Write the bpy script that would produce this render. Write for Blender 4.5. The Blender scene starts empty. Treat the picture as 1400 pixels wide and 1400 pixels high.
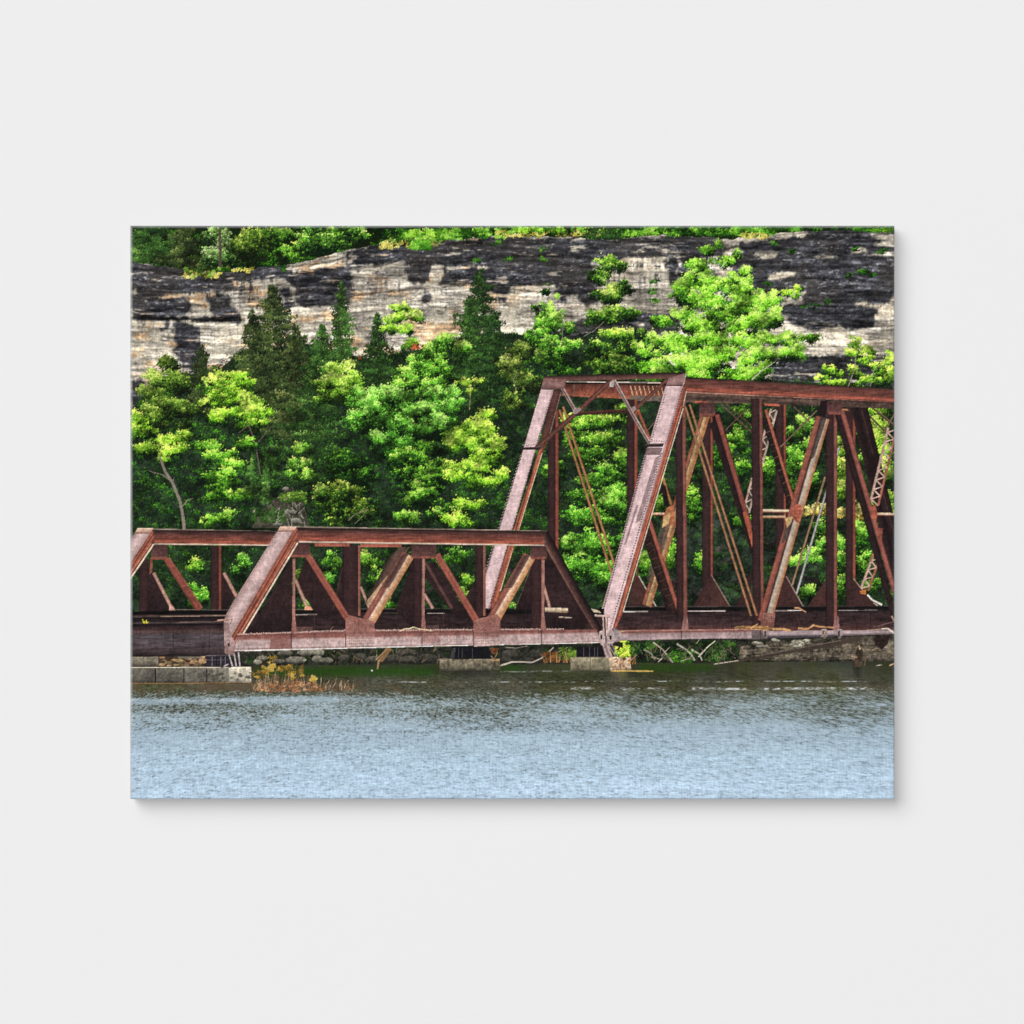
# Stretched-canvas print hanging on a pale grey wall.
# The print is one flat sheet of ink: it is painted procedurally below (numpy noise,
# polygons and leaf strokes) and then cut into flat mesh pieces, one per printed thing.
import math, random
import numpy as np

# ------------------------------------------------------------------ ink painter
PX0, PY0, PW, PH = 178.0, 308.5, 1045, 784      # print extent in millimetre units (1 unit = 1 mm)
S = 2
H, W = PH*S, PW*S
R = np.random.RandomState(11)
random.seed(5)
img = np.zeros((H, W, 3), np.float32)
idm = np.zeros((H, W), np.int32)
GX = (PX0 + (np.arange(W)+.5)/S).astype(np.float32)
GY = (PY0 + (np.arange(H)+.5)/S).astype(np.float32)

IDS = [None]            # (name, parent id, label, kind)
CUR = 0
def use(name, label=None, parent=None, kind=None):
    """start a printed piece: everything painted from here on belongs to it"""
    global CUR
    IDS.append((name, parent, label, kind)); CUR = len(IDS)-1
    return CUR
def back(i):
    global CUR
    CUR = i

def C(*a):
    return np.array(a, np.float32)/255.0

def vary(c, lo, hi):
    return np.clip(C(*c)*R.uniform(lo, hi)*(1+R.randn(3).astype(np.float32)*.03), 0, 1)

def lat(h, w, cy, cx, seed):
    r = np.random.RandomState(seed)
    gh, gw = int(h/cy)+3, int(w/cx)+3
    g = r.rand(gh, gw).astype(np.float32)
    y = np.arange(h, dtype=np.float32)/cy; x = np.arange(w, dtype=np.float32)/cx
    yi = y.astype(int); xi = x.astype(int)
    fy = (y-yi); fx = (x-xi)
    fy = fy*fy*(3-2*fy); fx = fx*fx*(3-2*fx)
    a = g[yi]*(1-fy)[:, None] + g[yi+1]*fy[:, None]
    return a[:, xi]*(1-fx) + a[:, xi+1]*fx
def fbm(h, w, cy, cx, seed, n=4, gain=.55):
    """fractal noise about 0 (std ~ .2); cell sizes in mm"""
    o = np.zeros((h, w), np.float32); a = 1.; t = 0
    cy *= S; cx *= S
    for k in range(n):
        o += a*(lat(h, w, max(cy, 1.01), max(cx, 1.01), seed+17*k)-.5); t += a*a
        a *= gain; cy /= 2; cx /= 2
        if cy < .8 and cx < .8: break
    return o/math.sqrt(t)
def box(x0, y0, x1, y1):
    c0 = max(0, int((x0-PX0)*S)); c1 = min(W, int((x1-PX0)*S)+1)
    r0 = max(0, int((y0-PY0)*S)); r1 = min(H, int((y1-PY0)*S)+1)
    return r0, max(r1, r0), c0, max(c1, c0)
def inside(pts, r0, r1, c0, c1, X=None, Y=None):
    if X is None: X = GX[None, c0:c1]; Y = GY[r0:r1, None]
    m = np.zeros((r1-r0, c1-c0), bool)
    n = len(pts)
    for i in range(n):
        xa, ya = pts[i]; xb, yb = pts[(i+1) % n]
        if ya == yb: continue
        m ^= ((ya > Y) != (yb > Y)) & (X < (xb-xa)*(Y-ya)/(yb-ya)+xa)
    return m
def blur(a, r):
    r = int(max(1, round(r*S)))
    for ax in (0, 1):
        p = [(0, 0), (0, 0)]; p[ax] = (r+1, r)
        c = np.cumsum(np.pad(a, p, mode='edge'), axis=ax, dtype=np.float64)
        n = a.shape[ax]
        a = ((c[2*r+1:] - c[:-2*r-1])[:n] if ax == 0 else (c[:, 2*r+1:]-c[:, :-2*r-1])[:, :n])/(2*r+1)
        a = a.astype(np.float32)
    return a
_lump = fbm(H, W, 13, 17, 905, 3, .55)
_big = [fbm(H, W, 3, 3, 901, 4, .75), fbm(H, W, 14, 14, 902, 4, .6), fbm(H, W, 2, 18, 903, 3, .6), fbm(H, W, 18, 2, 904, 3, .6)]

def fill(pts, stops, axis=None, na=.22, nb=.16, streak=None, op=1.0, mark=True):
    """flat polygon; stops = colour or [(v, colour)...] across the axis line (v in 0..1 from first to last side)"""
    xs = [p[0] for p in pts]; ys = [p[1] for p in pts]
    r0, r1, c0, c1 = box(min(xs)-1, min(ys)-1, max(xs)+1, max(ys)+1)
    if r1 <= r0 or c1 <= c0: return
    m = inside(pts, r0, r1, c0, c1)
    if not m.any(): return
    if isinstance(stops, np.ndarray):
        col = np.broadcast_to(stops, m.shape+(3,)).copy()
    else:
        if axis is None: axis = ((0, 0), (1, 0))
        (ax, ay), (bx, by) = axis
        L = math.hypot(bx-ax, by-ay); nx, ny = -(by-ay)/L, (bx-ax)/L
        d = [p[0]*nx+p[1]*ny for p in pts]; lo, hi = min(d), max(d)
        v = (GX[None, c0:c1]*nx+GY[r0:r1, None]*ny-lo)/max(hi-lo, 1e-6)
        sv = [s[0] for s in stops]
        col = np.stack([np.interp(v, sv, [s[1][k] for s in stops]) for k in range(3)], -1).astype(np.float32)
    k = 1.03+na*1.3*_big[0][r0:r1, c0:c1]+nb*.9*_big[1][r0:r1, c0:c1]
    if streak == 'h': k = k+.5*_big[2][r0:r1, c0:c1]
    if streak == 'v': k = k+.5*_big[3][r0:r1, c0:c1]
    col = np.clip(col*k[..., None], 0, 1)
    a = img[r0:r1, c0:c1]
    a[m] = col[m] if op == 1 else a[m]*(1-op)+col[m]*op
    if mark: idm[r0:r1, c0:c1][m] = CUR
def bar(p0, p1, w, stops, w1=None, **k):
    """straight member of width w (mm) from p0 to p1; stops run from its left/lower side to its right/upper side"""
    w1 = w if w1 is None else w1
    (xa, ya), (xb, yb) = p0, p1
    L = math.hypot(xb-xa, yb-ya); nx, ny = -(yb-ya)/L, (xb-xa)/L
    pts = [(xa-nx*w/2, ya-ny*w/2), (xb-nx*w1/2, yb-ny*w1/2), (xb+nx*w1/2, yb+ny*w1/2), (xa+nx*w/2, ya+ny*w/2)]
    fill(pts, stops, axis=(p0, p1), **k)
def poly_line(pts, w, col, w1=None, **k):
    n = len(pts)-1; w1 = w if w1 is None else w1
    for i in range(n):
        a = w+(w1-w)*i/n; b = w+(w1-w)*(i+1)/n
        bar(pts[i], pts[i+1], a, col, b, **k)
def dots(p0, p1, step, col, r=.8, hi=None, jit=.15):
    """row of rivet heads"""
    L = math.hypot(p1[0]-p0[0], p1[1]-p0[1]); n = max(1, int(L/step))
    for i in range(n+1):
        t = i/n
        x = p0[0]+(p1[0]-p0[0])*t+R.randn()*jit; y = p0[1]+(p1[1]-p0[1])*t+R.randn()*jit
        for (dx, dy, c) in (((-.5, -.5, hi),) if hi is not None else ())+((0, 0, col),):
            r0, r1, c0, c1 = box(x+dx-r, y+dy-r, x+dx+r, y+dy+r)
            if r1 <= r0 or c1 <= c0: continue
            m = (GX[None, c0:c1]-x-dx)**2+(GY[r0:r1, None]-y-dy)**2 < r*r
            a = img[r0:r1, c0:c1]; a[m] = a[m]*.15+c*.85

# ------------------------------------------------------------------ foliage
def _stamps(lens, wid):
    out = []
    for L in lens:
        for k in range(10):
            th = math.pi*k/10+.1
            n = int(L/2)+1
            yy, xx = np.mgrid[-n:n+1, -n:n+1]
            u = xx*math.cos(th)+yy*math.sin(th); v = -xx*math.sin(th)+yy*math.cos(th)
            m = (np.abs(v) <= wid*L/2*(1-(2*u/L)**2)+.3) & (np.abs(u) <= L/2)
            if m.any(): out.append((n, m))
    return out
ST = {'s': _stamps((3, 4, 4.5), .5), 'm': _stamps((4, 5, 6.5), .5), 'l': _stamps((5, 7, 8.5), .48),
      'n': _stamps((4, 6, 7), .2)}
def leaves(xs, ys, bs, pal, st='m', ang=None, hue=.0):
    """leaf strokes in the given order; bs = brightness 0..1 into palette pal (list of colours)"""
    stamps = ST[st]; n = len(stamps)
    pv = np.linspace(0, 1, len(pal)); P = np.stack(pal)
    bs = np.clip(bs, 0, 1)
    col = np.stack([np.interp(bs, pv, P[:, k]) for k in range(3)], -1)
    col = np.clip(col*(1+R.randn(len(xs), 1)*.07)+R.randn(len(xs), 3)*np.array([.02+hue, .012, .012]), 0, 1).astype(np.float32)
    ci = ((np.asarray(xs)-PX0)*S).astype(int); ri = ((np.asarray(ys)-PY0)*S).astype(int)
    if ang is None: si = R.randint(0, n, len(xs))
    else:
        k = np.round((ang+R.randn(len(xs))*.35)/(math.pi/10)).astype(int) % 10
        si = R.randint(0, n//10, len(xs))*10+k
    for i in range(len(ci)):
        h, m = stamps[si[i]]
        r, c = ri[i], ci[i]
        if r < h or c < h or r+h+1 > H or c+h+1 > W:
            if r < -h or c < -h or r >= H+h or c >= W+h: continue
            ra, rb, ca, cb = max(0, r-h), min(H, r+h+1), max(0, c-h), min(W, c+h+1)
            mm = m[ra-r+h:rb-r+h, ca-c+h:cb-c+h]
            img[ra:rb, ca:cb][mm] = col[i]; idm[ra:rb, ca:cb][mm] = CUR
            continue
        img[r-h:r+h+1, c-h:c+h+1][m] = col[i]
        idm[r-h:r+h+1, c-h:c+h+1][m] = CUR
def pal(*cs): return [C(*c) for c in cs]
P_BRIGHT = pal((7, 15, 8), (22, 50, 13), (52, 104, 20), (82, 154, 38), (130, 198, 60), (184, 226, 100))
P_LIME = pal((10, 20, 8), (34, 66, 14), (80, 134, 24), (120, 186, 40), (164, 216, 62), (208, 238, 106))
P_MID = pal((6, 14, 8), (18, 44, 14), (44, 92, 22), (84, 146, 34), (132, 190, 56), (190, 224, 110))
P_DARK = pal((10, 15, 12), (19, 32, 17), (32, 56, 23), (50, 84, 32), (80, 120, 46), (124, 160, 76))
P_CEDAR = pal((9, 12, 9), (22, 30, 17), (42, 54, 27), (66, 80, 38), (98, 110, 54), (150, 156, 92))
P_OLIVE = pal((9, 14, 8), (26, 42, 15), (50, 80, 24), (82, 118, 36), (126, 160, 56), (184, 206, 106))
P_YEL = pal((40, 44, 18), (92, 94, 38), (146, 144, 58), (190, 180, 80), (220, 208, 112), (240, 232, 160))
P_GREY = pal((12, 20, 12), (36, 62, 28), (74, 110, 46), (122, 156, 78), (168, 192, 120), (212, 222, 176))

def crown(cl, pl, tuft=5.5, dens=1.0, st='s', amp=1.0, base=.42, dark=.5, top=.5, ragged=.25, drop=1.0, halo=.8):
    """leaf crown from clump ellipses (cx, cy, rx, ry[, brightness]); tufts lit from above left, dark undersides"""
    tint = np.array([1.05+R.randn()*.05, 1+R.randn()*.02, .95+R.randn()*.06], np.float32); grey = R.uniform(0, .06)
    def lay(cl, pl, dens, base, tuft, dim):
        pl = [np.clip((c*(1-grey)+c.mean()*grey)*tint, 0, 1) for c in pl]
        T = []
        kids = []
        for c in cl:            # every bough breaks up into smaller uneven sprays
            b = c[4] if len(c) > 4 else 0.
            if c[2]*c[3] < 60: kids.append((c[0], c[1], c[2], c[3], b)); continue
            for _ in range(int(4+c[2]*c[3]/60)):
                a, q, f = R.uniform(0, 6.283), math.sqrt(R.rand()), R.uniform(.18, .48)
                kids.append((c[0]+c[2]*q*math.cos(a)*.8, c[1]+c[3]*q*math.sin(a)*.75, max(4, c[2]*f), max(3, c[3]*f*1.05), b-.20*q*math.sin(a)+R.randn()*.07))
        for c in kids:
            cx, cy, rx, ry = c[:4]; b = (c[4] if len(c) > 4 else 0.)-dim
            n = int(dens*2.2*rx*ry/(tuft*tuft))+2
            gap = R.uniform(0, 6.28, 2)
            k = 0
            while k < n:
                u, v = R.randn(2)*.54
                q = u*u+v*v
                if q > 2.2: continue
                e = 1.
                tx, ty = cx+u*rx*e, cy+v*ry*e
                ri = min(max(int((ty-PY0)*S), 0), H-1); ci = min(max(int((tx-PX0)*S), 0), W-1)
                lobes = .75*_lump[ri, ci]+.05*math.sin(tx*.33+gap[0])*math.sin(ty*.42+gap[1])
                tb = base+b-.30*top*2*v*amp-.09*u+lobes*amp+R.randn()*.06*amp
                T.append((ty+R.randn()*3, tx, ty, tb, tuft*R.uniform(.5, 1.2))); k += 1
        T.sort(key=lambda t: t[0])
        X = []; Y = []; B = []
        for (_, tx, ty, tb, tr) in T:
            n = int(.42*drop*tr*tr)+4
            a = R.uniform(0, 6.283, n); q = np.sqrt(R.rand(n))
            X.append(tx+np.cos(a)*q*tr*1.05); Y.append(ty+tr*.5+np.sin(a)*q*tr*.7)
            B.append(np.full(n, tb-.22*dark*2)+R.randn(n)*.09)
            n = int(.85*drop*tr*tr)+5
            a = R.uniform(0, 6.283, n); q = np.abs(R.randn(n))*.62
            dx, dy = np.cos(a)*q, np.sin(a)*q
            o = np.argsort(-dy+R.randn(n)*.5)
            dx, dy = dx[o], dy[o]
            X.append(tx+dx*tr*1.12); Y.append(ty+dy*tr*.66)
            B.append(tb-dy*.13*amp-dx*.04+R.randn(n)*.13+.22*(R.rand(n) < .05))
        leaves(np.concatenate(X), np.concatenate(Y), np.concatenate(B), pl, st)
    if halo:
        mid = P_MID if any(pl is q for q in (P_BRIGHT, P_LIME)) else pl
        lay([(c[0]+R.randn()*2, c[1]+c[3]*.45, c[2]*.95, c[3]*.95, (c[4] if len(c) > 4 else 0)*.5) for c in cl], mid, dens*halo*.55, base, tuft, .16)
    lay(cl, pl, dens, base+(.08 if pl is P_LIME else .02), tuft, 0)
def cedar(cx, top, bot, hw, pl=P_CEDAR, dens=1.0, lean=0., base=.36, prof=None, amp=1.0):
    """feathery conifer: short drooping boughs with ragged tips, gaps between them"""
    X = []; Y = []; B = []; K = []
    y = top
    while y < bot:
        t = (y-top)/(bot-top)
        half = hw*min(1, .10+t**.8*1.25)
        for s in (-1, 1):
            for _ in range(2):
                L = half*R.uniform(.15, 1.0)**.8*(1.65 if R.rand() < .22 else 1.08); yb = y+R.uniform(-3, 3)
                n = int(dens*(L*2.6+6))
                u = R.rand(n)**.8
                xx = cx+lean*t+s*u*L+R.randn(n)*1.1; yy = yb+u*L*R.uniform(-.25, .22)+R.randn(n)*1.6
                b = base+.05+R.randn()*.13*amp-s*.05+R.randn(n)*.10-(yy-yb)*.03+.06*u
                X.append(xx); Y.append(yy); B.append(b); K.append(np.full(n, yb)+R.randn(n)*2)
                m = n//2; j = R.randint(0, n, m)
                X.append(xx[j]+R.randn(m)); Y.append(yy[j]+2.6+R.randn(m)*.8); B.append(b[j]-.2); K.append(np.full(m, yb-2.))
        y += R.uniform(2.6, 5.2)
    X, Y, B, K = (np.concatenate(q) for q in (X, Y, B, K))
    o = np.argsort(K); leaves(X[o], Y[o], B[o], pl, 's')
def tufts(x0, y0, x1, y1, n, pl, lo=.1, hi=.5, st='s', mask=None, sc=4.5):
    """scattered undergrowth sprays inside a box"""
    tx = R.uniform(x0, x1, n); ty = R.uniform(y0, y1, n)
    ri = np.clip(((ty-PY0)*S).astype(int), 0, H-1); ci = np.clip(((tx-PX0)*S).astype(int), 0, W-1)
    low = _big[1][ri, ci]
    keep = np.ones(n, bool) if mask is None else mask(tx, ty)
    tx, ty, low = tx[keep], ty[keep], low[keep]
    o = np.argsort(ty); tx, ty, low = tx[o], ty[o], low[o]
    tb = lo+(hi-lo)*np.clip(.45+low*1.5+R.randn(len(tx))*.22, 0, 1)
    k = 12
    X = np.repeat(tx, k)+R.randn(len(tx)*k)*sc*.55; dy = R.randn(len(tx)*k)*.5
    Y = np.repeat(ty, k)+dy*sc*.7
    leaves(X, Y, np.repeat(tb, k)-dy*.07+R.randn(len(tx)*k)*.07, pl, st)
def twig(pts, w0, w1, col):
    poly_line(pts, w0, col, w1, na=.15, nb=.2)
# ------------------------------------------------------------------ plateau wood, cliff
def paint_cliff():
    use('cliff', 'pale limestone cliff face streaked with black stains')
    r0, r1, c0, c1 = box(178, 308.5, 1223.5, 600)
    h, w = r1-r0, c1-c0
    X = GX[None, c0:c1]; Y = GY[r0:r1, None]
    # beds dip a little: follow the rim
    rim = np.interp(GX, [178, 205, 260, 310, 390, 430, 475, 525, 600, 690, 780, 830, 900, 1000, 1080, 1223],
                    [357, 361, 368, 372, 361, 353, 341, 332, 328, 321, 324, 327, 320, 326, 316, 312]).astype(np.float32)
    bed = np.interp(GX, [178, 300, 430, 600, 800, 1000, 1223], [8, 12, 2, -2, 0, 2, 4]).astype(np.float32)
    rr = np.arange(h, dtype=int)[:, None]; cc = np.arange(w, dtype=int)[None, :]
    sh = (bed[None, c0:c1]*S+5*S*fbm(h, w, 25, 60, 41, 3)).astype(int)
    def along(a): return a[np.clip(rr-sh, 0, h-1), cc]
    fine = along(fbm(h, w, 2.2, 30, 42, 4, .7)); mid = along(fbm(h, w, 7, 60, 43, 3, .6)); grain = fbm(h, w, 1.6, 2.2, 44, 3, .8)
    blot = fbm(h, w, 22, 26, 45, 4, .6); blot2 = fbm(h, w, 9, 12, 46, 4, .65)
    a = C(194, 184, 164)[None, None]; b = C(156, 148, 136)[None, None]; o = C(200, 152, 104)[None, None]
    t = np.clip(.5+1.5*blot, 0, 1)[..., None]
    base = a*(1-t)+b*t
    t = np.clip(2.6*(along(fbm(h, w, 14, 34, 47, 4, .6))-.06), 0, .6)[..., None]
    left = np.clip((760-X)/120, .15, 1)[..., None]
    base = base*(1-t*left)+o*t*left
    base = base*(1.10+.16*fine+.18*mid+.42*grain+.18*fbm(h, w, 20, 3, 67, 4, .7)+.34*blot2)[..., None]
    relief = mid*1.4+fine*.9+.9*along(fbm(h, w, 12, 45, 66, 4, .6))+.5*blot2
    emb = blur(relief, .5)-np.roll(blur(relief, .8), 2, 0); emb2 = blur(relief, 1.2)-np.roll(blur(relief, 1.5), 6, 0)
    emb = np.clip(emb*.22+emb2*.24, -.3, .24)*(.55+.9*np.clip(.5+2.5*blot, 0, 1))
    # thick beds split into blocks, each with a lit upper lip and a shaded underside
    yb = Y-rim[None, c0:c1]*.55+5*fbm(h, w, 20, 70, 68, 3)+5*np.sin(Y*.21)+1.2*fbm(h, w, 4, 9, 69, 3); bt = 13.
    bi = np.floor(yb/bt).astype(int); bf = yb/bt-bi
    hsh = lambda a, b: np.modf(np.abs(np.sin(a*12.9898+b*78.233)*43758.5453))[0]
    wid = 16+40*hsh(bi, 1); xb = X+90*hsh(bi, 2)+7*fbm(h, w, 5, 6, 78, 3); ki = np.floor(xb/wid).astype(int); kf = (xb/wid-ki)*wid
    blk = (hsh(bi, ki+3)-.5)
    lip = np.clip(1-bf/.14, 0, 1)*.30*hsh(bi, ki+9); und = np.clip((bf-.78)/.22, 0, 1)*.5*hsh(bi, ki//2+5)
    joint = np.clip(1-kf/1.1, 0, 1)*.55*(hsh(bi, ki+7) > .45)
    block = (1+.40*blk+lip)*(1-und*1.1)*(1-joint)
    block = .5*block+.5*blur(block, .8)
    # bedding cracks
    cr = along(fbm(h, w, 9, 46, 48, 3, .6)); crack = np.clip(1-np.abs(cr)/.034, 0, 1)*np.clip(.45+4*blot2, 0, 1)
    cr2 = along(fbm(h, w, 12, 90, 49, 3, .55)); crack = np.maximum(crack, np.clip(1-np.abs(cr2+.03)/.020, 0, 1)*np.clip(.7+3*blot, .2, 1))
    cr3 = along(fbm(h, w, 3.2, 16, 64, 3, .6)); crack = np.maximum(crack, .8*np.clip(1-np.abs(cr3)/.03, 0, 1)*np.clip(4*along(fbm(h, w, 14, 40, 65, 3)), 0, 1))
    vj = fbm(h, w, 40, 9, 50, 3, .6); vcr = np.clip(1-np.abs(vj)/.012, 0, 1)*np.clip(4*blot, 0, 1)
    base *= ((1-.45*crack-.35*vcr)*(1+emb)*block)[..., None]
    hl = np.roll(crack, 2*S, 0); base = base+(.13*hl)[..., None]
    # black stain
    D = [[(178, 352), (215, 358), (262, 366), (330, 362), (392, 355), (396, 380), (330, 384), (314, 385), (312, 398), (268, 398), (210, 404), (203, 392), (178, 388)],
         [(178, 406), (205, 404), (214, 409), (240, 408), (254, 404), (258, 428), (240, 432), (178, 431)],
         [(186, 384), (204, 384), (206, 402), (188, 402)], [(203, 388), (310, 388), (310, 397), (205, 403)],
         [(284, 405), (302, 401), (315, 403), (316, 420), (329, 436), (306, 438), (303, 431), (286, 426)],
         [(180, 432), (330, 434), (330, 440), (240, 438), (180, 437)],
         [(238, 442), (268, 444), (274, 470), (282, 500), (250, 505), (240, 480)],
         [(178, 520), (196, 518), (202, 556), (178, 560)], [(225, 440), (232, 440), (230, 452), (222, 452)],
         [(385, 392), (396, 392), (398, 420), (386, 424)], [(392, 372), (436, 368), (480, 365), (482, 384), (470, 386), (452, 386), (448, 398), (428, 402), (415, 404), (392, 384)],
         [(440, 388), (478, 386), (484, 404), (476, 416), (438, 420), (428, 408)], [(404, 400), (436, 402), (436, 416), (418, 420), (404, 414)],
         [(474, 345), (528, 333), (600, 327), (690, 325), (806, 327), (806, 352), (690, 366), (640, 364), (560, 362), (545, 356), (520, 362), (478, 366), (470, 352)],
         [(552, 365), (566, 364), (572, 384), (562, 388), (552, 376)], [(566, 362), (586, 362), (588, 386), (572, 390)],
         [(604, 368), (640, 366), (660, 368), (806, 344), (812, 386), (690, 389), (602, 386)],
         [(577, 396), (588, 398), (587, 412), (580, 414)], [(756, 386), (812, 384), (816, 414), (800, 418), (792, 402), (780, 398), (772, 412), (762, 404)],
         [(800, 328), (980, 322), (1000, 346), (940, 352), (860, 353), (806, 356)],
         [(911, 356), (922, 354), (928, 386), (916, 390)], [(934, 350), (944, 352), (946, 388), (930, 390)],
         [(640, 395), (700, 390), (690, 420), (672, 400)],
         [(995, 336), (1080, 326), (1150, 330), (1223, 330), (1223, 408), (1196, 418), (1180, 412), (1150, 420), (1152, 446), (1112, 453), (1068, 428), (1030, 398), (1000, 372)],
         [(1150, 414), (1200, 420), (1196, 448), (1152, 450)], [(1075, 402), (1110, 408), (1112, 450), (1078, 440)],
         [(1055, 488), (1150, 486), (1223, 484), (1223, 530), (1055, 530)], [(1100, 312), (1223, 311), (1223, 330), (1100, 332)],
         [(820, 425), (930, 428), (900, 540), (690, 540), (700, 470), (760, 452)]]
    wx = X+5.5*fbm(h, w, 9, 9, 51, 5, .75)*2.2; wy = Y+3.2*fbm(h, w, 4, 22, 52, 5, .75)*2.2
    m = np.zeros((h, w), np.float32)
    for p in D: m = np.maximum(m, inside(p, r0, r1, c0, c1, wx, wy).astype(np.float32))
    m = blur(m, 1.8)
    drip = fbm(h, w, 26, 3.5, 53, 4, .7)
    up = np.clip((rim[None, c0:c1]+72-Y)/30, 0, 1)
    bedd = along(fbm(h, w, 9, 70, 58, 4, .6)); lower = np.clip(1-np.abs(Y-rim[None, c0:c1]-60)/90, .15, 1)
    m = np.clip(m*1.4+.9*drip*m*(1-m)*4+up*np.clip((.6*bedd+.5*blot2+.5*drip-.20)*4, 0, .85)+lower*.5*np.clip((drip+blot2*.8-.24)*3, 0, 1), 0, 1)
    m = m*(1-np.clip((along(fbm(h, w, 5, 34, 59, 4, .7))-.29)*7, 0, .85)*(1-.85*np.clip((X-960)/60, 0, 1)*np.clip((460-Y)/30, 0, 1)))
    # pale ledges and flecks inside the dark beds
    LT = [[(990, 341), (1010, 338), (1008, 350), (988, 352)], [(1034, 346), (1056, 343), (1060, 352), (1040, 355)], [(1194, 330), (1223, 325), (1223, 340), (1188, 334)],
          [(1162, 342), (1182, 338), (1186, 346), (1160, 347)], [(1064, 404), (1098, 400), (1101, 414), (1070, 417)], [(1052, 376), (1082, 370), (1086, 378), (1056, 384)],
          [(1175, 350), (1223, 346), (1223, 349), (1178, 353)], [(1110, 351), (1146, 347), (1146, 350), (1114, 353)], [(476, 348), (482, 344), (480, 362), (474, 360)],
          [(1200, 420), (1223, 418), (1223, 450), (1202, 448)], [(588, 362), (600, 362), (604, 386), (590, 386)], [(1190, 318), (1223, 318), (1223, 326), (1196, 326)]]
    l = np.zeros((h, w), np.float32)
    for p in LT: l = np.maximum(l, inside(p, r0, r1, c0, c1, wx, wy).astype(np.float32))
    m = m*(1-.9*blur(l, .8))
    fleck = np.clip((along(fbm(h, w, 2.2, 7, 54, 4, .85))-.24)*6, 0, 1)
    dk = C(52, 52, 56)[None, None]*(1+.55*mid+.7*grain+.7*blot2+.45*fine)[..., None]
    br = np.clip(.2+3*fbm(h, w, 30, 40, 55, 3), 0, .5)[..., None]
    dk = dk*(1-br)+C(62, 57, 53)*(1+.4*grain[..., None])*br
    dk = dk*((1-.45*crack)*(1+1.0*emb)*(.4+.6*block))[..., None]+(.12*np.clip(emb, 0, 1))[..., None]
    dk = dk+(.42*fleck*np.clip(.3+mid*3, 0, 1))[..., None]+(.30*np.clip(1-np.abs(along(fbm(h, w, 7, 60, 60, 3, .6)))/.022, 0, 1)*np.clip(.1+4*blot2, 0, 1))[..., None]*C(230, 220, 214)
    out = base*(1-m[..., None])+dk*m[..., None]
    # overhang shadow lines and lit ledge lips
    for pts, th, k in (([(178, 433), (240, 435), (300, 438), (335, 438)], 4, .35), ([(478, 367), (520, 364), (548, 356)], 2.5, .35), ([(600, 389), (690, 391), (756, 389), (806, 388)], 3, .35),
                       ([(178, 405), (205, 403)], 2, .5), ([(390, 380), (430, 384), (484, 376)], 2, .5), ([(1110, 453), (1160, 451), (1223, 446)], 2, .6), ([(845, 402), (940, 404)], 1.6, .5),
                       ([(480, 404), (540, 399), (560, 394)], 1.8, .4), ([(790, 408), (860, 412), (930, 408)], 1.6, .5), ([(840, 428), (930, 424)], 2, .5), ([(690, 400), (735, 398)], 1.6, .5)):
        yl = np.interp(GX[c0:c1], [p[0] for p in pts], [p[1] for p in pts])[None]
        on = ((X >= pts[0][0]) & (X <= pts[-1][0]))
        d = wy-yl
        out *= (1-(1-k)*np.clip(1-np.abs(d)/th, 0, 1)*on)[..., None]
    for pts, th, k in (([(178, 374), (205, 374), (262, 380), (305, 379)], 1.2, .35), ([(400, 372), (440, 362), (475, 350)], 5, .45), ([(585, 391), (650, 394), (700, 394)], 1.5, .3), ([(1055, 487), (1150, 487), (1223, 485)], 1.4, .4),
                       ([(690, 331), (760, 334)], .9, .4), ([(845, 354), (930, 350)], 1.2, .4), ([(1100, 322), (1223, 316)], 1.2, .25), ([(470, 370), (545, 358)], 4, .2)):
        yl = np.interp(GX[c0:c1], [p[0] for p in pts], [p[1] for p in pts])[None]
        on = ((X >= pts[0][0]) & (X <= pts[-1][0]))
        out += (k*np.clip(1-np.abs(wy-yl)/th, 0, 1)*on*np.clip(.7+2*blot2, 0, 1))[..., None]*C(255, 244, 222)
    out = .55*out+.45*np.stack([blur(out[..., q], .8) for q in range(3)], -1)
    d = Y-rim[None, c0:c1]-2.5*fbm(1, w, 1, 12, 62, 3)
    k = (np.clip(1-np.abs(d-9-7*fbm(1, w, 1, 40, 63, 3))/3.2, 0, 1)*.7*np.clip(.6+3*blot2, 0, 1))[..., None]; out = out*(1-k)+.10*k
    mask = (Y > rim[None, c0:c1]+2.5*fbm(1, w, 1, 8, 56, 3)+1) | (Y > 372)
    a = img[r0:r1, c0:c1]; a[mask] = np.clip(out, .02, 1)[mask]
    idm[r0:r1, c0:c1][mask] = CUR

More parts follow.
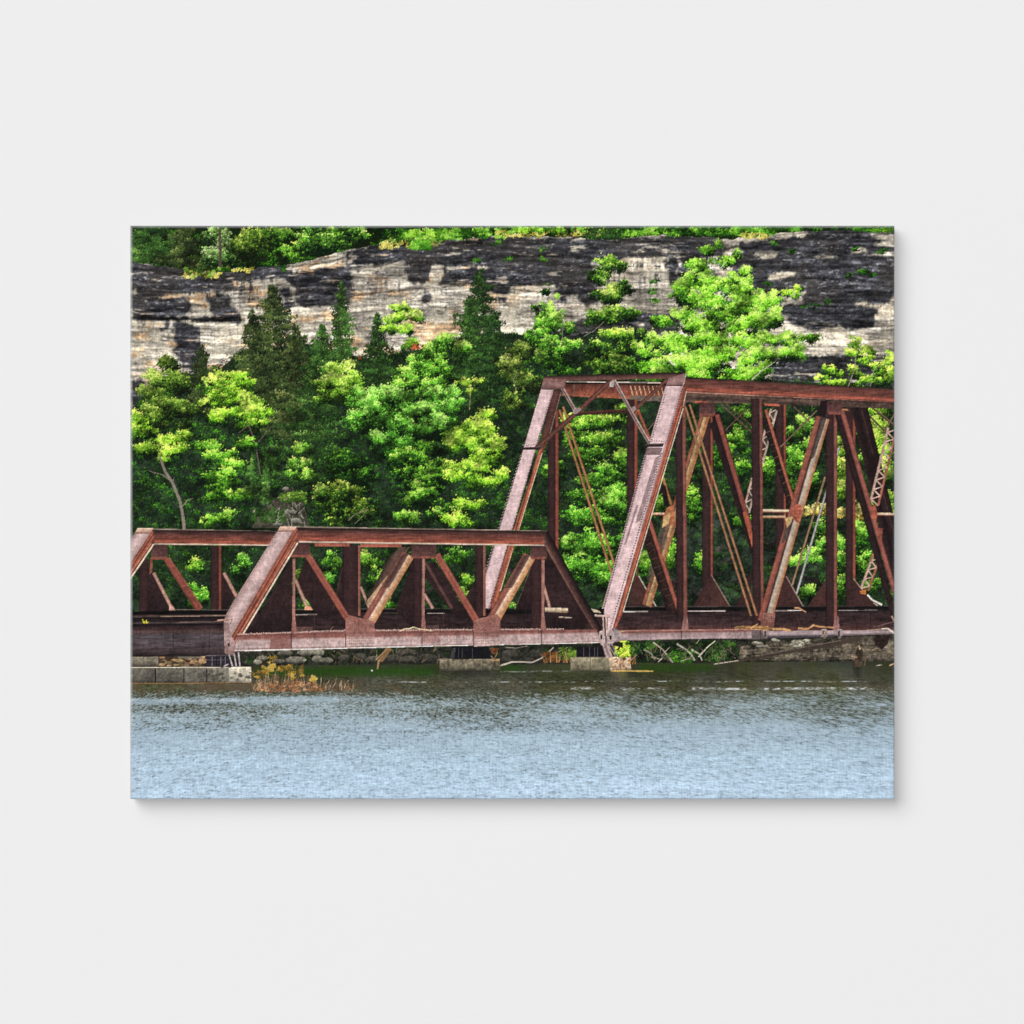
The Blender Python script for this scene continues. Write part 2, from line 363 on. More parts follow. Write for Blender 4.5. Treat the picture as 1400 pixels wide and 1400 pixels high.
def paint_plateau():
    use('background_wood', 'dark mixed wood along the top of the cliff', kind='stuff')
    fill([(178, 308), (1224, 308), (1224, 332), (840, 334), (600, 336), (480, 352), (390, 372), (310, 378), (178, 366)], C(20, 30, 15), na=.4, nb=.4)
    tufts(178, 309, 1223, 372, 1500, P_MID, .05, .5, 's')
    def tree(lab, cl, pl, **k):
        i = use('tree', lab); crown(cl, pl, **k); return i
    use('tree', 'dark cedar in the upper left corner on the cliff top'); cedar(205, 290, 366, 34, P_DARK); cedar(252, 300, 372, 26, P_CEDAR)
    tree('light leafy tree round the straight grey trunk on the cliff top', [(296, 322, 22, 14, .08), (306, 345, 22, 20, .05), (288, 352, 14, 14, 0)], P_GREY, tuft=4, st='s', dens=.8)
    i = CUR; use('trunk', parent=i); twig([(300.5, 308), (301, 340), (301, 366)], 3.4, 4.4, C(74, 62, 54)); twig([(301, 330), (309, 316)], 1, .6, C(110, 100, 90)); twig([(301, 345), (293, 330)], 1, .6, C(110, 100, 90))
    tree('rounded olive cedar right of the grey trunk', [(340, 335, 26, 24, 0), (355, 325, 18, 14, .05)], P_OLIVE, tuft=4.2, st='s')
    tree('bright young tree above the left cliff ledge', [(385, 320, 16, 12, .1), (392, 342, 18, 14, .05), (372, 316, 12, 8, .1)], P_BRIGHT, tuft=4.2, st='s', dens=.8)
    tree('dark tree above the pale top slab of the cliff', [(430, 325, 30, 18, -.1), (455, 332, 24, 14, -.06), (480, 318, 26, 12, -.02)], P_MID, tuft=4.2, st='s')

def paint_rim():
    use('grass', 'dry yellow grass along the rim of the cliff', kind='stuff')
    for (x0, y0, x1, y1, n, p) in ((252, 370, 304, 380, 34, P_YEL), (252, 366, 304, 378, 30, P_OLIVE), (312, 366, 348, 372, 14, P_YEL), (522, 328, 600, 338, 44, P_YEL), (530, 322, 610, 332, 60, P_OLIVE), (540, 314, 640, 327, 160, P_MID), (560, 314, 640, 324, 40, P_LIME), (520, 332, 536, 340, 12, P_YEL),
                                   (600, 312, 690, 325, 130, P_MID), (560, 330, 590, 341, 50, P_BRIGHT), (680, 315, 830, 323, 80, P_YEL), (690, 309, 830, 318, 150, P_MID), (690, 309, 830, 317, 40, P_LIME), (830, 310, 960, 322, 150, P_MID),
                                   (950, 310, 1060, 322, 170, P_MID), (1015, 317, 1050, 325, 20, P_YEL), (1000, 309, 1095, 316, 90, P_BRIGHT), (1165, 309, 1223, 316, 70, P_BRIGHT), (1190, 311, 1223, 317, 16, P_LIME)):
        tufts(x0, y0, x1, y1, n, p, .25, .85, 's', sc=3)
    use('shrub', 'small bright green shrub on the cliff rim'); tufts(566, 329, 588, 340, 40, P_BRIGHT, .45, .75, 's', sc=3)
    use('tree', 'slim dark trunks in the grass on the cliff top'); twig([(778, 308), (778, 322)], 4, 4, C(44, 36, 30)); twig([(786, 308), (787, 318)], 2, 2, C(60, 50, 40)); tufts(800, 309, 850, 326, 70, P_DARK, .2, .5); 
    use('ledge_plants', 'small green tufts growing on the cliff ledges', kind='stuff')
    for (x, y, n) in ((742, 341, 5), (744, 354, 5), (695, 355, 8), (678, 332, 8), (652, 357, 12), (1080, 343, 8), (1180, 372, 22), (1160, 377, 8), (1206, 343, 16), (1115, 418, 10), (1131, 413, 8), (1100, 420, 8), (1050, 388, 8), (1168, 340, 8), (1196, 376, 8), (892, 398, 10), (894, 412, 10), (895, 385, 7), (745, 400, 14), (1060, 331, 7), (310, 367, 8), (388, 367, 10)):
        tufts(x-6, y-3, x+6, y+3, n*2//3+1, P_MID, .15, .55, 's', sc=2.5)

# ------------------------------------------------------------------ hillside
def paint_hill():
    use('undergrowth', 'deep shadowed undergrowth on the wooded slope', kind='stuff')
    top = [(178, 560), (200, 540), (240, 515), (300, 505), (330, 480), (420, 470), (500, 490), (560, 480), (620, 470), (700, 455), (770, 470), (800, 455), (880, 450), (920, 500), (1060, 520), (1224, 530)]
    fill(top+[(1224, 912), (178, 912)], C(25, 35, 25), na=.5, nb=.55)
    hh = lambda x, y: y > np.interp(x, [p[0] for p in top], [p[1] for p in top])-4
    tufts(178, 450, 1223, 860, 9500, P_DARK, .02, .50, 's', mask=hh, sc=5)
    tufts(178, 480, 760, 760, 2200, P_MID, .05, .48, 's', mask=hh, sc=5)
    tufts(900, 560, 1223, 840, 900, P_MID, .05, .45, 's', mask=hh, sc=5)
    fill([(935, 700), (1120, 700), (1120, 834), (900, 834)], C(34, 37, 36), na=.6, nb=.8, op=.55, mark=False)
    tufts(900, 690, 1130, 834, 260, P_DARK, .05, .45, 's', sc=4)
    # rock faces low on the slope seen through the bridge
    for (x, y, rx, ry, b) in ((985, 752, 10, 8, 104), (1000, 770, 14, 7, 74), (945, 818, 8, 7, 120), (955, 812, 12, 8, 84), (1052, 745, 12, 10, 52), (970, 790, 18, 10, 58), (1010, 800, 16, 10, 56), (1060, 775, 16, 18, 44), (760, 690, 14, 10, 50), (700, 808, 7, 8, 112), (690, 785, 14, 10, 62), (580, 810, 10, 8, 70), (925, 800, 10, 10, 60), (1110, 800, 16, 16, 40), (768, 820, 20, 14, 46), (1052, 800, 8, 10, 62)):
        b *= .62; use('boulder'); n = 9; ph = R.rand()*6
        fill([(x+rx*math.cos(6.283*k/n+ph)*R.uniform(.6, 1.25), y+ry*math.sin(6.283*k/n+ph)*R.uniform(.6, 1.2)) for k in range(n)],
             [(0, C(b*1.25, b*1.22, b*1.1)), (.5, C(b*.8, b*.8, b*.75)), (1, C(b*.3, b*.33, b*.32))], na=.6, nb=.8)
        tufts(x-rx, y-ry*.2, x+rx, y+ry*1.2, int(rx*ry*.10)+1, P_DARK, .1, .5, 's', sc=3)
    use('rubble', 'pale boulders and dry brush on the slope above the low bridge', kind='stuff')
    fill([(345, 722), (352, 705), (365, 690), (385, 675), (398, 665), (412, 680), (420, 705), (424, 722)], C(62, 60, 50), na=.6, nb=.5)
    for (x, y, rx, ry) in ((366, 689, 7, 4), (388, 683, 6, 4), (391, 668, 5, 3), (366, 708, 4, 3), (379, 715, 7, 4), (350, 700, 5, 4), (400, 700, 6, 3), (405, 712, 8, 4), (393, 700, 5, 4)):
        fill([(x+rx*math.cos(6.283*k/8)*R.uniform(.8, 1.1), y+ry*math.sin(6.283*k/8)*R.uniform(.8, 1.1)) for k in range(8)], [(0, C(160, 156, 140)), (1, C(72, 70, 64))], na=.3, nb=.2)
    tufts(385, 672, 418, 686, 50, P_OLIVE, .3, .9, 's', sc=3); tufts(345, 694, 390, 714, 70, P_DARK, .3, .7, 's', sc=3)
    for k in range(26):
        x = R.uniform(375, 420); y = R.uniform(692, 722); a = R.uniform(-2.6, -.4); L = R.uniform(5, 13)
        twig([(x, y), (x+L*math.cos(a), y+L*math.sin(a))], .9, .5, C(150, 142, 130))

    def tree(lab, cl, pl, **k):
        i = use('tree', lab); crown(cl, pl, **k); return i
    def sub(i, pts, w0, w1, col=C(120, 112, 100), more=()):
        use('trunk', parent=i); twig(pts, w0, w1, col)
        for q in more: twig(q, 1.3, .6, col)
    # dark conifers against the cliff
    use('tree', 'broad dark cedar standing against the left cliff'); cedar(374, 392, 590, 44, P_CEDAR, 1.0, base=.33); cedar(345, 425, 560, 26, P_CEDAR, .9, base=.34); cedar(404, 450, 600, 30, P_CEDAR, .9, base=.35)
    use('tree', 'slender feathery cedar in front of the pale middle cliff'); cedar(467, 389, 500, 15, P_DARK, .8, base=.50); cedar(440, 445, 540, 22, P_DARK, .9, base=.45)
    use('tree', 'thin dark cedar beside the yellow green treetop'); cedar(516, 432, 560, 24, P_DARK, .9, base=.30)
    use('tree', 'tall dark cedar right of the red leaf tuft'); cedar(657, 372, 540, 34, P_DARK, 1.05, base=.27); cedar(640, 410, 520, 16, P_DARK, .8, base=.38); cedar(676, 430, 540, 24, P_DARK, .8, base=.25)
    use('tree', 'small grey cedar behind the far left bright trees'); cedar(276, 474, 560, 20, P_CEDAR, .9, base=.30)
    use('tree', 'dark spruce low on the left slope'); cedar(430, 500, 660, 40, P_DARK, .8, base=.34); cedar(346, 622, 680, 9, P_DARK, 1, base=.5); cedar(364, 625, 690, 7, P_DARK, 1, base=.5)
    # leafy trees on the slope, farther ones first
    tree('deep green tree climbing the cliff left of the big bright tree', [(830, 358, 14, 14, .02), (818, 375, 16, 12, -.02), (845, 362, 12, 10, 0), (828, 400, 22, 14, .04), (850, 392, 14, 12, -.05), (838, 428, 32, 12, -.03), (812, 434, 18, 9, .0), (862, 428, 14, 8, -.05),
          (845, 455, 26, 9, .12), (818, 478, 22, 12, .0), (858, 472, 20, 14, -.12), (840, 500, 36, 18, -.15)], P_MID, tuft=5, base=.46)
    i = CUR; sub(i, [(798, 460), (812, 452), (826, 440)], 1.2, .8); tree('loose bright spray of leaves on the green tree by the cliff', [(846, 455, 22, 8, .08)], P_BRIGHT, tuft=4.5)
    tree('bright green tree rising before the middle of the cliff', [(748, 420, 12, 12, .1), (755, 438, 24, 14, .05), (742, 446, 14, 12, .1), (770, 446, 14, 10, 0), (760, 470, 30, 14, -.06), (730, 462, 14, 12, 0), (756, 490, 26, 16, -.1), (772, 505, 18, 14, -.15)], P_BRIGHT, tuft=5, base=.48)
    i = CUR; sub(i, [(768, 470), (770, 440), (764, 420)], .9, .5); tree('wispy dull sapling on the middle cliff', [(762, 405, 3, 4, .1), (747, 396, 6, 8, -.2), (731, 418, 5, 8, -.2)], P_MID, tuft=3, st='s', dens=.5)
    tree('olive tree beside the left edge of the tall truss', [(712, 480, 18, 16, .02), (700, 505, 18, 20, -.02), (725, 520, 20, 22, -.08), (700, 540, 16, 18, -.05)], P_OLIVE, tuft=4.5, st='s', base=.38)
    i = CUR; sub(i, [(706, 535), (702, 520), (708, 505)], 1.0, .6)
    tree('pale yellow green treetop against the pale middle cliff', [(545, 418, 15, 9, .16), (540, 432, 18, 10, .14), (566, 430, 10, 8, .1), (530, 446, 14, 7, .12), (556, 448, 16, 8, .08), (560, 468, 14, 12, -.05)], P_LIME, tuft=4.2, st='s', dens=.8, base=.6)
    use('leaf_tuft', 'rust red dead leaf tuft among the bright leaves'); tufts(565, 467, 583, 477, 7, pal((60, 20, 12), (140, 52, 30), (190, 84, 52), (214, 130, 96)), .3, .8, 's', sc=2.5); tufts(491, 487, 495, 490, 2, pal((90, 40, 24), (170, 84, 52)), .3, .8, 's', sc=2)
    tree('maple with layered sprays in the middle of the slope', [(610, 466, 28, 11, .14), (632, 474, 18, 9, .1), (596, 478, 20, 10, .08), (585, 492, 24, 12, .02), (572, 505, 26, 12, -.02), (600, 508, 24, 12, -.1), (560, 520, 24, 12, -.12), (590, 528, 26, 14, -.1)], P_BRIGHT, tuft=5.2, base=.50)
    tree('spindly yellow sapling in the dark gap below the tall cedar', [(634, 520, 10, 5, .1), (655, 519, 9, 4, .14), (644, 532, 6, 6, 0)], P_LIME, tuft=3.2, st='s', dens=.6, base=.6)
    i = CUR; sub(i, [(642, 560), (643, 540), (640, 525)], .8, .5, C(150, 140, 80))
    tree('bright round crown left of the middle maple', [(462, 500, 20, 10, .16), (470, 512, 26, 11, .1), (452, 520, 20, 9, .12), (478, 528, 20, 12, -.08), (455, 540, 26, 14, -.2)], P_LIME, tuft=5, base=.50)
    tree('wide bright maple in the centre of the slope', [(515, 538, 32, 12, .1), (496, 548, 24, 12, .1), (545, 545, 26, 14, .02), (600, 540, 34, 14, .14), (618, 552, 22, 12, .1), (580, 560, 30, 14, .06), (525, 566, 34, 16, -.06), (500, 575, 26, 14, 0), (560, 585, 36, 16, -.08),
          (512, 596, 12, 8, .1), (600, 580, 30, 16, -.1), (540, 610, 34, 18, -.18)], P_BRIGHT, tuft=5.4, base=.50)
    tree('deep green lower limbs under the centre maple', [(590, 610, 24, 10, .06), (572, 625, 20, 10, .02), (560, 650, 22, 14, .0), (590, 660, 30, 12, .0), (575, 680, 26, 12, -.04), (555, 705, 18, 8, .04), (610, 700, 26, 14, -.12), (550, 630, 22, 20, -.15), (480, 640, 34, 26, -.25), (600, 640, 26, 18, -.12)], P_MID, tuft=5, base=.44)
    tree('yellow green sunlit tree right of the slope centre', [(664, 566, 12, 10, .2), (650, 584, 26, 13, .18), (668, 592, 22, 16, .14), (626, 592, 20, 10, .12), (640, 606, 28, 12, .1), (674, 612, 14, 10, .1), (660, 625, 22, 12, .02), (640, 640, 26, 12, .02), (655, 655, 24, 10, 0), (684, 648, 9, 10, .12), (620, 648, 14, 10, .04), (640, 690, 26, 10, -.06), (625, 710, 22, 10, -.02)], P_LIME, tuft=5.2, base=.52)
    tree('pale sapling standing low in front of the slope', [(582, 672, 16, 6, .14), (566, 680, 12, 6, .08), (588, 662, 10, 5, .1), (552, 703, 10, 6, .06)], P_BRIGHT, tuft=4, st='s', dens=.7, base=.5)
    tree('grey green bushes above the low bridge', [(470, 670, 28, 16, .0), (450, 690, 26, 14, -.05), (500, 690, 18, 12, .0), (440, 680, 12, 20, .12), (480, 705, 40, 12, -.1)], P_MID, tuft=4.2, st='s', base=.38)
    i = CUR; sub(i, [(476, 712), (484, 704), (503, 696)], .9, .6); sub(i, [(485, 716), (496, 706), (500, 698)], .8, .5)
    # left group
    tree('olive tree on the left edge below the cliff', [(232, 494, 18, 14, .1), (226, 515, 26, 18, .04), (245, 522, 20, 16, .0), (214, 540, 26, 18, .0), (240, 560, 28, 20, -.06), (205, 565, 22, 16, -.02)], P_OLIVE, tuft=4.6, st='s', base=.46)
    tree('brightest yellow green tree on the left slope', [(310, 512, 24, 10, .14), (325, 520, 22, 12, .12), (296, 524, 22, 12, .1), (318, 536, 30, 12, .04), (345, 545, 20, 10, .06), (300, 546, 24, 10, .04), (332, 562, 34, 10, .04), (356, 560, 14, 12, .08), (300, 566, 22, 10, -.04), (345, 580, 22, 10, -.08)], P_LIME, tuft=5, base=.52)
    i = CUR; sub(i, [(356, 650), (350, 610), (340, 580), (338, 574)], 1.8, 1.1, C(96, 84, 74), ([(350, 608), (362, 594), (374, 580)], [(338, 583), (326, 592)]))
    tree('layered maple boughs hanging below the bright left tree', [(286, 608, 22, 9, .08), (300, 622, 26, 9, .1), (318, 632, 18, 7, .1), (304, 648, 18, 16, .0), (326, 676, 22, 7, .1), (300, 676, 18, 8, -.02), (310, 703, 14, 6, .08), (336, 606, 16, 8, -.05), (288, 712, 18, 8, .02), (296, 660, 16, 20, -.1)], P_BRIGHT, tuft=5, base=.46)
    tree('low green sprig tree left of the boulders', [(414, 612, 14, 8, .06), (408, 632, 18, 8, .02), (404, 647, 10, 5, .16), (420, 648, 14, 10, -.08), (440, 670, 10, 14, 0)], P_BRIGHT, tuft=4.4, base=.44)
    t = tree('leaning pale grey tree at the left edge with bright flat boughs', [(200, 588, 20, 8, .06), (182, 575, 10, 20, .1), (236, 600, 26, 8, .12), (250, 594, 12, 7, .08), (205, 612, 30, 7, .16), (242, 612, 18, 7, .1), (228, 624, 12, 6, .04), (190, 580, 18, 10, 0)], P_LIME, tuft=4.8, base=.52)
    sub(t, [(218, 624), (226, 645), (236, 660), (246, 685), (250, 705), (252, 724), (253, 730)], 3.2, 4.6, C(124, 114, 102), ([(233, 657), (222, 649), (210, 646), (203, 643)], [(249, 693), (256, 684), (264, 681)], [(236, 660), (238, 652)]))
    tufts(178, 735, 330, 834, 320, P_DARK, .1, .55, 's')
    # through the bridge
    tree('bright leafy tree framed inside the tall truss', [(826, 636, 14, 10, .1), (806, 656, 22, 10, .16), (840, 650, 24, 14, .06), (800, 675, 20, 14, .14), (835, 680, 34, 18, .0), (786, 700, 18, 10, .1), (820, 705, 34, 16, -.04), (855, 700, 20, 22, -.04), (778, 738, 12, 14, .2), (800, 740, 30, 18, -.02), (840, 745, 34, 20, -.08), (800, 775, 30, 18, -.02), (830, 785, 30, 18, -.12), (880, 770, 20, 24, -.1)], P_BRIGHT, tuft=5, base=.46)
    tree('mottled maple under the portal of the tall truss', [(800, 575, 34, 10, .2), (840, 574, 24, 8, .18), (790, 598, 18, 14, .04), (830, 600, 26, 14, -.02), (848, 625, 14, 16, .06), (800, 620, 26, 14, -.12), (760, 640, 18, 14, -.05), (850, 560, 12, 16, .05)], P_BRIGHT, tuft=4.8, base=.44)
    tree('shaded green tree between the truss posts', [(945, 680, 14, 22, .06), (950, 700, 10, 14, .02), (900, 690, 16, 18, 0), (985, 610, 18, 26, -.06), (1010, 600, 14, 20, .08), (1015, 560, 14, 14, .12), (1012, 640, 16, 18, -.04), (1050, 640, 14, 20, 0), (1010, 710, 14, 10, -.04), (885, 768, 10, 18, .06), (918, 760, 8, 22, .05), (960, 770, 12, 18, -.15), (900, 640, 10, 30, .05)], P_MID, tuft=4.8, base=.46)
    tree('leafy tree seen left of the middle post of the tall truss', [(1100, 575, 14, 12, .14), (1112, 600, 12, 22, .08), (1090, 620, 14, 18, -.04), (1078, 640, 12, 12, .1), (1085, 590, 12, 10, .0), (1080, 670, 14, 18, -.1), (1110, 665, 16, 14, .0), (1104, 640, 10, 8, -.2)], P_BRIGHT, tuft=4.8, base=.42)
    tree('sunlit yellow green tree at the right edge behind the truss', [(1200, 580, 24, 18, .16), (1195, 610, 24, 20, .16), (1215, 640, 14, 24, .1), (1150, 640, 14, 20, .1), (1205, 560, 18, 10, .0), (1150, 670, 18, 16, .1), (1212, 690, 14, 24, .02), (1150, 610, 8, 14, 0)], P_LIME, tuft=4.8, base=.48)
    tree('yellow strip of sunlit leaves behind the tall truss', [(1108, 697, 18, 6, .2), (1150, 700, 14, 8, .2), (1176, 700, 10, 12, .2), (1125, 692, 14, 5, .1)], P_YEL, tuft=4, st='s', base=.62)
    tree('low bright shrub tree behind the right half of the tall truss', [(1122, 722, 14, 12, .14), (1130, 745, 20, 12, .1), (1110, 758, 18, 8, .1), (1085, 763, 10, 7, .16), (1148, 740, 14, 14, .02), (1150, 770, 14, 16, -.05), (1180, 735, 14, 24, .02), (1180, 765, 10, 20, -.05), (1104, 812, 16, 10, -.1), (1190, 800, 14, 14, -.2), (1150, 800, 12, 16, -.15), (1172, 720, 8, 10, .1)], P_BRIGHT, tuft=4.8, base=.46)
    for q in ([(455, 765, 12, 16, -.02), (505, 765, 16, 16, -.08), (450, 790, 14, 14, -.05), (530, 826, 10, 8, .08), (512, 790, 12, 18, -.15), (618, 765, 22, 16, -.12), (640, 790, 8, 14, .02), (632, 810, 8, 12, -.02), (698, 826, 6, 8, .1), (268, 815, 16, 18, .1), (330, 770, 12, 18, -.15), (268, 772, 10, 10, -.1), (410, 795, 10, 16, -.15), (300, 745, 6, 5, 0), (430, 826, 12, 8, 0)]):
        use('bush'); crown([q], P_BRIGHT, tuft=4.6, base=.44)
    # the big bright tree and its right neighbour
    t = tree('largest bright tree, reaching up before the dark right cliff', [(970, 340, 10, 9, .1), (984, 332, 4, 5, .1), (996, 356, 10, 7, .1), (1006, 346, 5, 5, .05), (978, 354, 6, 5, .05), (952, 362, 16, 10, .05), (1020, 370, 12, 8, .06), (940, 382, 20, 14, .1), (970, 380, 24, 14, .1), (1000, 385, 24, 14, .08), (1025, 395, 18, 12, .05),
          (930, 398, 16, 14, .06), (965, 405, 30, 18, .06), (1005, 412, 30, 18, .0), (1040, 410, 22, 16, .02), (1055, 405, 12, 10, .05), (905, 438, 20, 10, .06), (945, 435, 28, 18, .05), (985, 440, 34, 20, -.1), (1030, 438, 30, 16, .0), (1060, 432, 12, 16, .05),
          (900, 460, 22, 12, .08), (930, 468, 28, 16, .1), (970, 466, 28, 16, .1), (885, 478, 18, 10, .04), (1020, 464, 26, 14, .1), (1050, 462, 22, 12, .08), (1085, 462, 20, 9, .14), (1108, 458, 13, 8, .12), (1040, 484, 34, 12, -.02), (1080, 480, 24, 10, .02),
          (990, 490, 34, 18, -.0), (950, 495, 34, 18, .04), (905, 500, 34, 14, -.02), (1020, 508, 26, 14, -.1), (960, 515, 40, 12, -.08), (890, 512, 22, 10, -.04), (1046, 500, 14, 8, -.1)], P_LIME, tuft=4.8, base=.50, dark=.3, halo=1.2)
    sub(t, [(1028, 519), (1040, 508), (1056, 497)], 1.6, 1.0, C(176, 166, 148)); twig([(984, 368), (992, 358)], 1, .7, C(190, 190, 170)); twig([(977, 362), (976, 350)], .8, .6, C(190, 190, 170))
    tree('short leafy branch sticking out over the right cliff', [(1076, 399, 8, 5, .05), (1088, 400, 7, 5, .08), (1092, 393, 4, 4, .1)], P_LIME, tuft=3.6, st='s', base=.56)
    tree('thin pale tree at the right edge above the bridge', [(1170, 466, 8, 12, .1), (1165, 480, 12, 7, .08), (1188, 476, 10, 10, .05), (1185, 492, 16, 8, .05), (1170, 508, 14, 8, 0), (1200, 504, 14, 12, .02), (1192, 522, 22, 10, .02), (1215, 490, 8, 14, .08), (1135, 506, 10, 6, .06), (1148, 510, 8, 5, .06), (1130, 518, 8, 5, .04), (1145, 522, 14, 6, .02), (1218, 515, 8, 16, .02), (1120, 516, 5, 3, .1), (1164, 524, 12, 6, 0)], P_LIME, tuft=3.4, st='s', dens=.62, base=.56)
    sub(CUR, [(1160, 528), (1168, 505), (1172, 475)], 1.1, .6, C(140, 132, 112)); twig([(1190, 528), (1196, 500)], .9, .6, C(140, 132, 112))
    # uneven light through the leaves: fine sparkle, bough-sized and tree-sized masses
    fol = np.array([t is not None and t[0] in ('tree', 'bush', 'undergrowth') for t in IDS])[idm]
    k = .94+.5*_big[0]+.55*fbm(H, W, 6, 8, 906, 2)+.75*fbm(H, W, 26, 28, 907, 2)
    img[fol] = np.clip(np.array([.026, .036, .024], np.float32)+.97*img*np.clip(k, .4, 1.14)[..., None], 0, 1)[fol]
# ------------------------------------------------------------------ river, bank
def paint_river():
    use('river_bank', 'low muddy bank with broken rock under the bridge')
    fill([(178, 862), (1224, 862), (1224, 906), (1020, 906), (1000, 908), (860, 908), (600, 911), (340, 913), (178, 916)], C(38, 38, 33), na=.7, nb=.6)
    b = CUR
    tufts(178, 880, 1010, 906, 420, P_DARK, .05, .45, 's', sc=3); tufts(855, 876, 1010, 905, 200, P_DARK, .1, .65, 's', sc=4); tufts(960, 878, 1006, 898, 60, P_DARK, .1, .7, 's', sc=3)
    # mud slope right
    fill([(1012, 884), (1060, 876), (1224, 868), (1224, 905), (1010, 905)], [(0, C(58, 54, 46)), (.4, C(84, 76, 64)), (.8, C(92, 84, 72)), (1, C(40, 36, 31))], na=.7, nb=.9, streak='h')
    for k in range(60):
        x = R.uniform(1015, 1220); y = R.uniform(876, 903)
        twig([(x, y), (x+R.uniform(4, 22), y-R.uniform(-1.5, 2.5))], R.uniform(.6, 1.6), .5, vary((116, 104, 86), .5, 1.25))
    use('rocks', 'stacked broken rocks along the waterline under the bridge', kind='stuff')
    for (x, y, rx, ry, v) in [(358, 900, 8, 4, 110), (352, 905, 6, 3.5, 150), (380, 904, 9, 3.5, 96), (404, 902, 14, 5, 122), (390, 893, 12, 4, 96), (420, 892, 16, 4.5, 120), (434, 901, 8, 5, 112), (446, 903, 10, 4.5, 100), (438, 892, 6, 5, 130), (470, 900, 8, 5, 66), (492, 899, 10, 6, 64), (512, 902, 12, 5, 70), (538, 900, 14, 6, 60), (560, 902, 12, 6, 66), (585, 900, 14, 7, 58), (555, 892, 16, 5, 60), (700, 894, 14, 7, 58), (735, 896, 16, 7, 48), (720, 903, 14, 4, 54), (765, 900, 10, 5, 56), (690, 902, 8, 5, 50)] + \
                            [(R.uniform(1030, 1110), R.uniform(874, 884), R.uniform(2.5, 6), R.uniform(1.6, 3), R.uniform(120, 170)) for _ in range(22)]:
        n = 9; v *= .95
        fill([(x+rx*math.cos(6.283*k/n)*R.uniform(.85, 1.12), y+ry*math.sin(6.283*k/n)*R.uniform(.85, 1.12)) for k in range(n)], [(0, C(v*1.2, v*1.15, v)), (.55, C(v, v*.96, v*.86)), (1, C(v*.4, v*.4, v*.36))], na=.5, nb=.4)
    back(b)
    for k in range(90):
        x = R.uniform(330, 600); y = R.uniform(886, 908); a = R.uniform(-2.6, -.5); L = R.uniform(4, 14)
        twig([(x, y), (x+L*math.cos(a), y+L*math.sin(a))], .8, .4, vary((112, 96, 74), .5, 1.2))
    use('river', 'calm blue grey river with dark reflections along the far bank')
    r0, r1, c0, c1 = box(178, 900, 1223.5, 1093); h, w = r1-r0, c1-c0
    X = GX[None, c0:c1]; Y = GY[r0:r1, None]
    shore = np.interp(GX[c0:c1], [178, 340, 346, 600, 700, 860, 1000, 1010, 1223], [931, 931, 910, 908, 909, 906, 907, 905, 904])[None]+.8*fbm(1, w, 1, 6, 70, 2)
    # ripple size grows towards the viewer
    def ripple(seed, cx, y0, cy0, cy1):
        d = np.clip((GY[r0:r1]-905)/188, 0, 1)
        rate = 1/(cy0+(cy1-cy0)*d); yy = np.cumsum(rate)/S
        xr = cx*(0.55+.75*d)
        r = np.random.RandomState(seed); gh = int(yy[-1])+3; gw = int(w/(S*cx*.5))+6
        g = r.rand(gh, gw).astype(np.float32)
        yi = yy.astype(int); fy = (yy-yi); fy = fy*fy*(3-2*fy)
        xs = (GX[c0:c1]-PX0)[None]/xr[:, None]; xs = np.abs(xs+ (yi % 7)[:, None]*.37)
        xi = np.minimum(xs.astype(int), gw-2); fx = xs-xi; fx = fx*fx*(3-2*fx)
        A = g[yi[:, None], xi]*(1-fx)+g[yi[:, None], xi+1]*fx; B = g[yi[:, None]+1, xi]*(1-fx)+g[yi[:, None]+1, xi+1]*fx
        return A*(1-fy[:, None])+B*fy[:, None]-.5
    n = ripple(71, 2.8, 0, .9, 1.5)+.55*ripple(72, 7, 0, 1.4, 3.0)+.7*ripple(73, 1.7, 0, .75, 1.0)
    n = n/1.1
    slow = fbm(h, w, 16, 120, 74, 3); slow2 = fbm(h, w, 5, 160, 75, 3)
    # share of sky blue against reflected bank
    sky = np.interp(GY[r0:r1], [905, 935, 944, 952, 962, 972, 984, 1000, 1030, 1093], [0, .05, .22, .40, .54, .53, .64, .80, .93, 1.0])[:, None]+.30*slow*np.clip((Y-935)/20, 0, 1)*np.clip((1020-Y)/30, .25, 1)
    sky = sky+np.where((X < 560) & (Y > 950) & (Y < 970), .42*np.clip(1-np.abs(Y-959-(X-178)*-.012)/6, 0, 1)*np.clip((560-X)/120, 0, 1), 0)
    cover = np.clip((sky-.5)*2.3+.5+n*1.1*np.clip((Y-932)/16, 0, 1), 0, 1)
    dkc = np.stack([np.interp(GY[r0:r1], [900, 915, 930, 945, 975, 1000], v) for v in ((44, 56, 68, 78, 90, 112), (48, 58, 68, 80, 93, 124), (40, 48, 57, 66, 78, 116))], -1)[:, None, :]/255.
    g = np.clip(.5+2.2*fbm(h, w, 40, 30, 76, 3), 0, 1)[..., None]*np.clip((985-Y)/40, 0, 1)[..., None]
    dkc = dkc*(1-.55*g)+np.array([52, 56, 28])/255.*.55*g
    skc = np.stack([np.interp(GY[r0:r1], [900, 960, 1000, 1040, 1093], v) for v in ((140, 144, 154, 168, 178), (154, 160, 173, 190, 200), (160, 168, 186, 207, 219))], -1)[:, None, :]/255.
    # grass-green reflection near the far bank
    gr = np.clip(1-np.abs(Y-918)/11, 0, 1)*np.clip((X-345)/20, 0, 1)*np.clip((605-X)/20, 0, 1)
    gr2 = np.clip(1-np.abs(Y-913)/9, 0, 1)*(np.clip(1-np.abs(X-700)/26, 0, 1)+.8*np.clip((X-866)/12, 0, 1)*np.clip((985-X)/20, 0, 1))
    gg = np.clip(gr+gr2, 0, 1)[..., None]*(.85+.5*n[..., None])
    out = dkc*(1+.55*n*np.clip((Y-908)/18, .25, 1)+.35*slow)[..., None]
    out = out*(1-gg)+gg*(np.array([34, 66, 16])/255.)
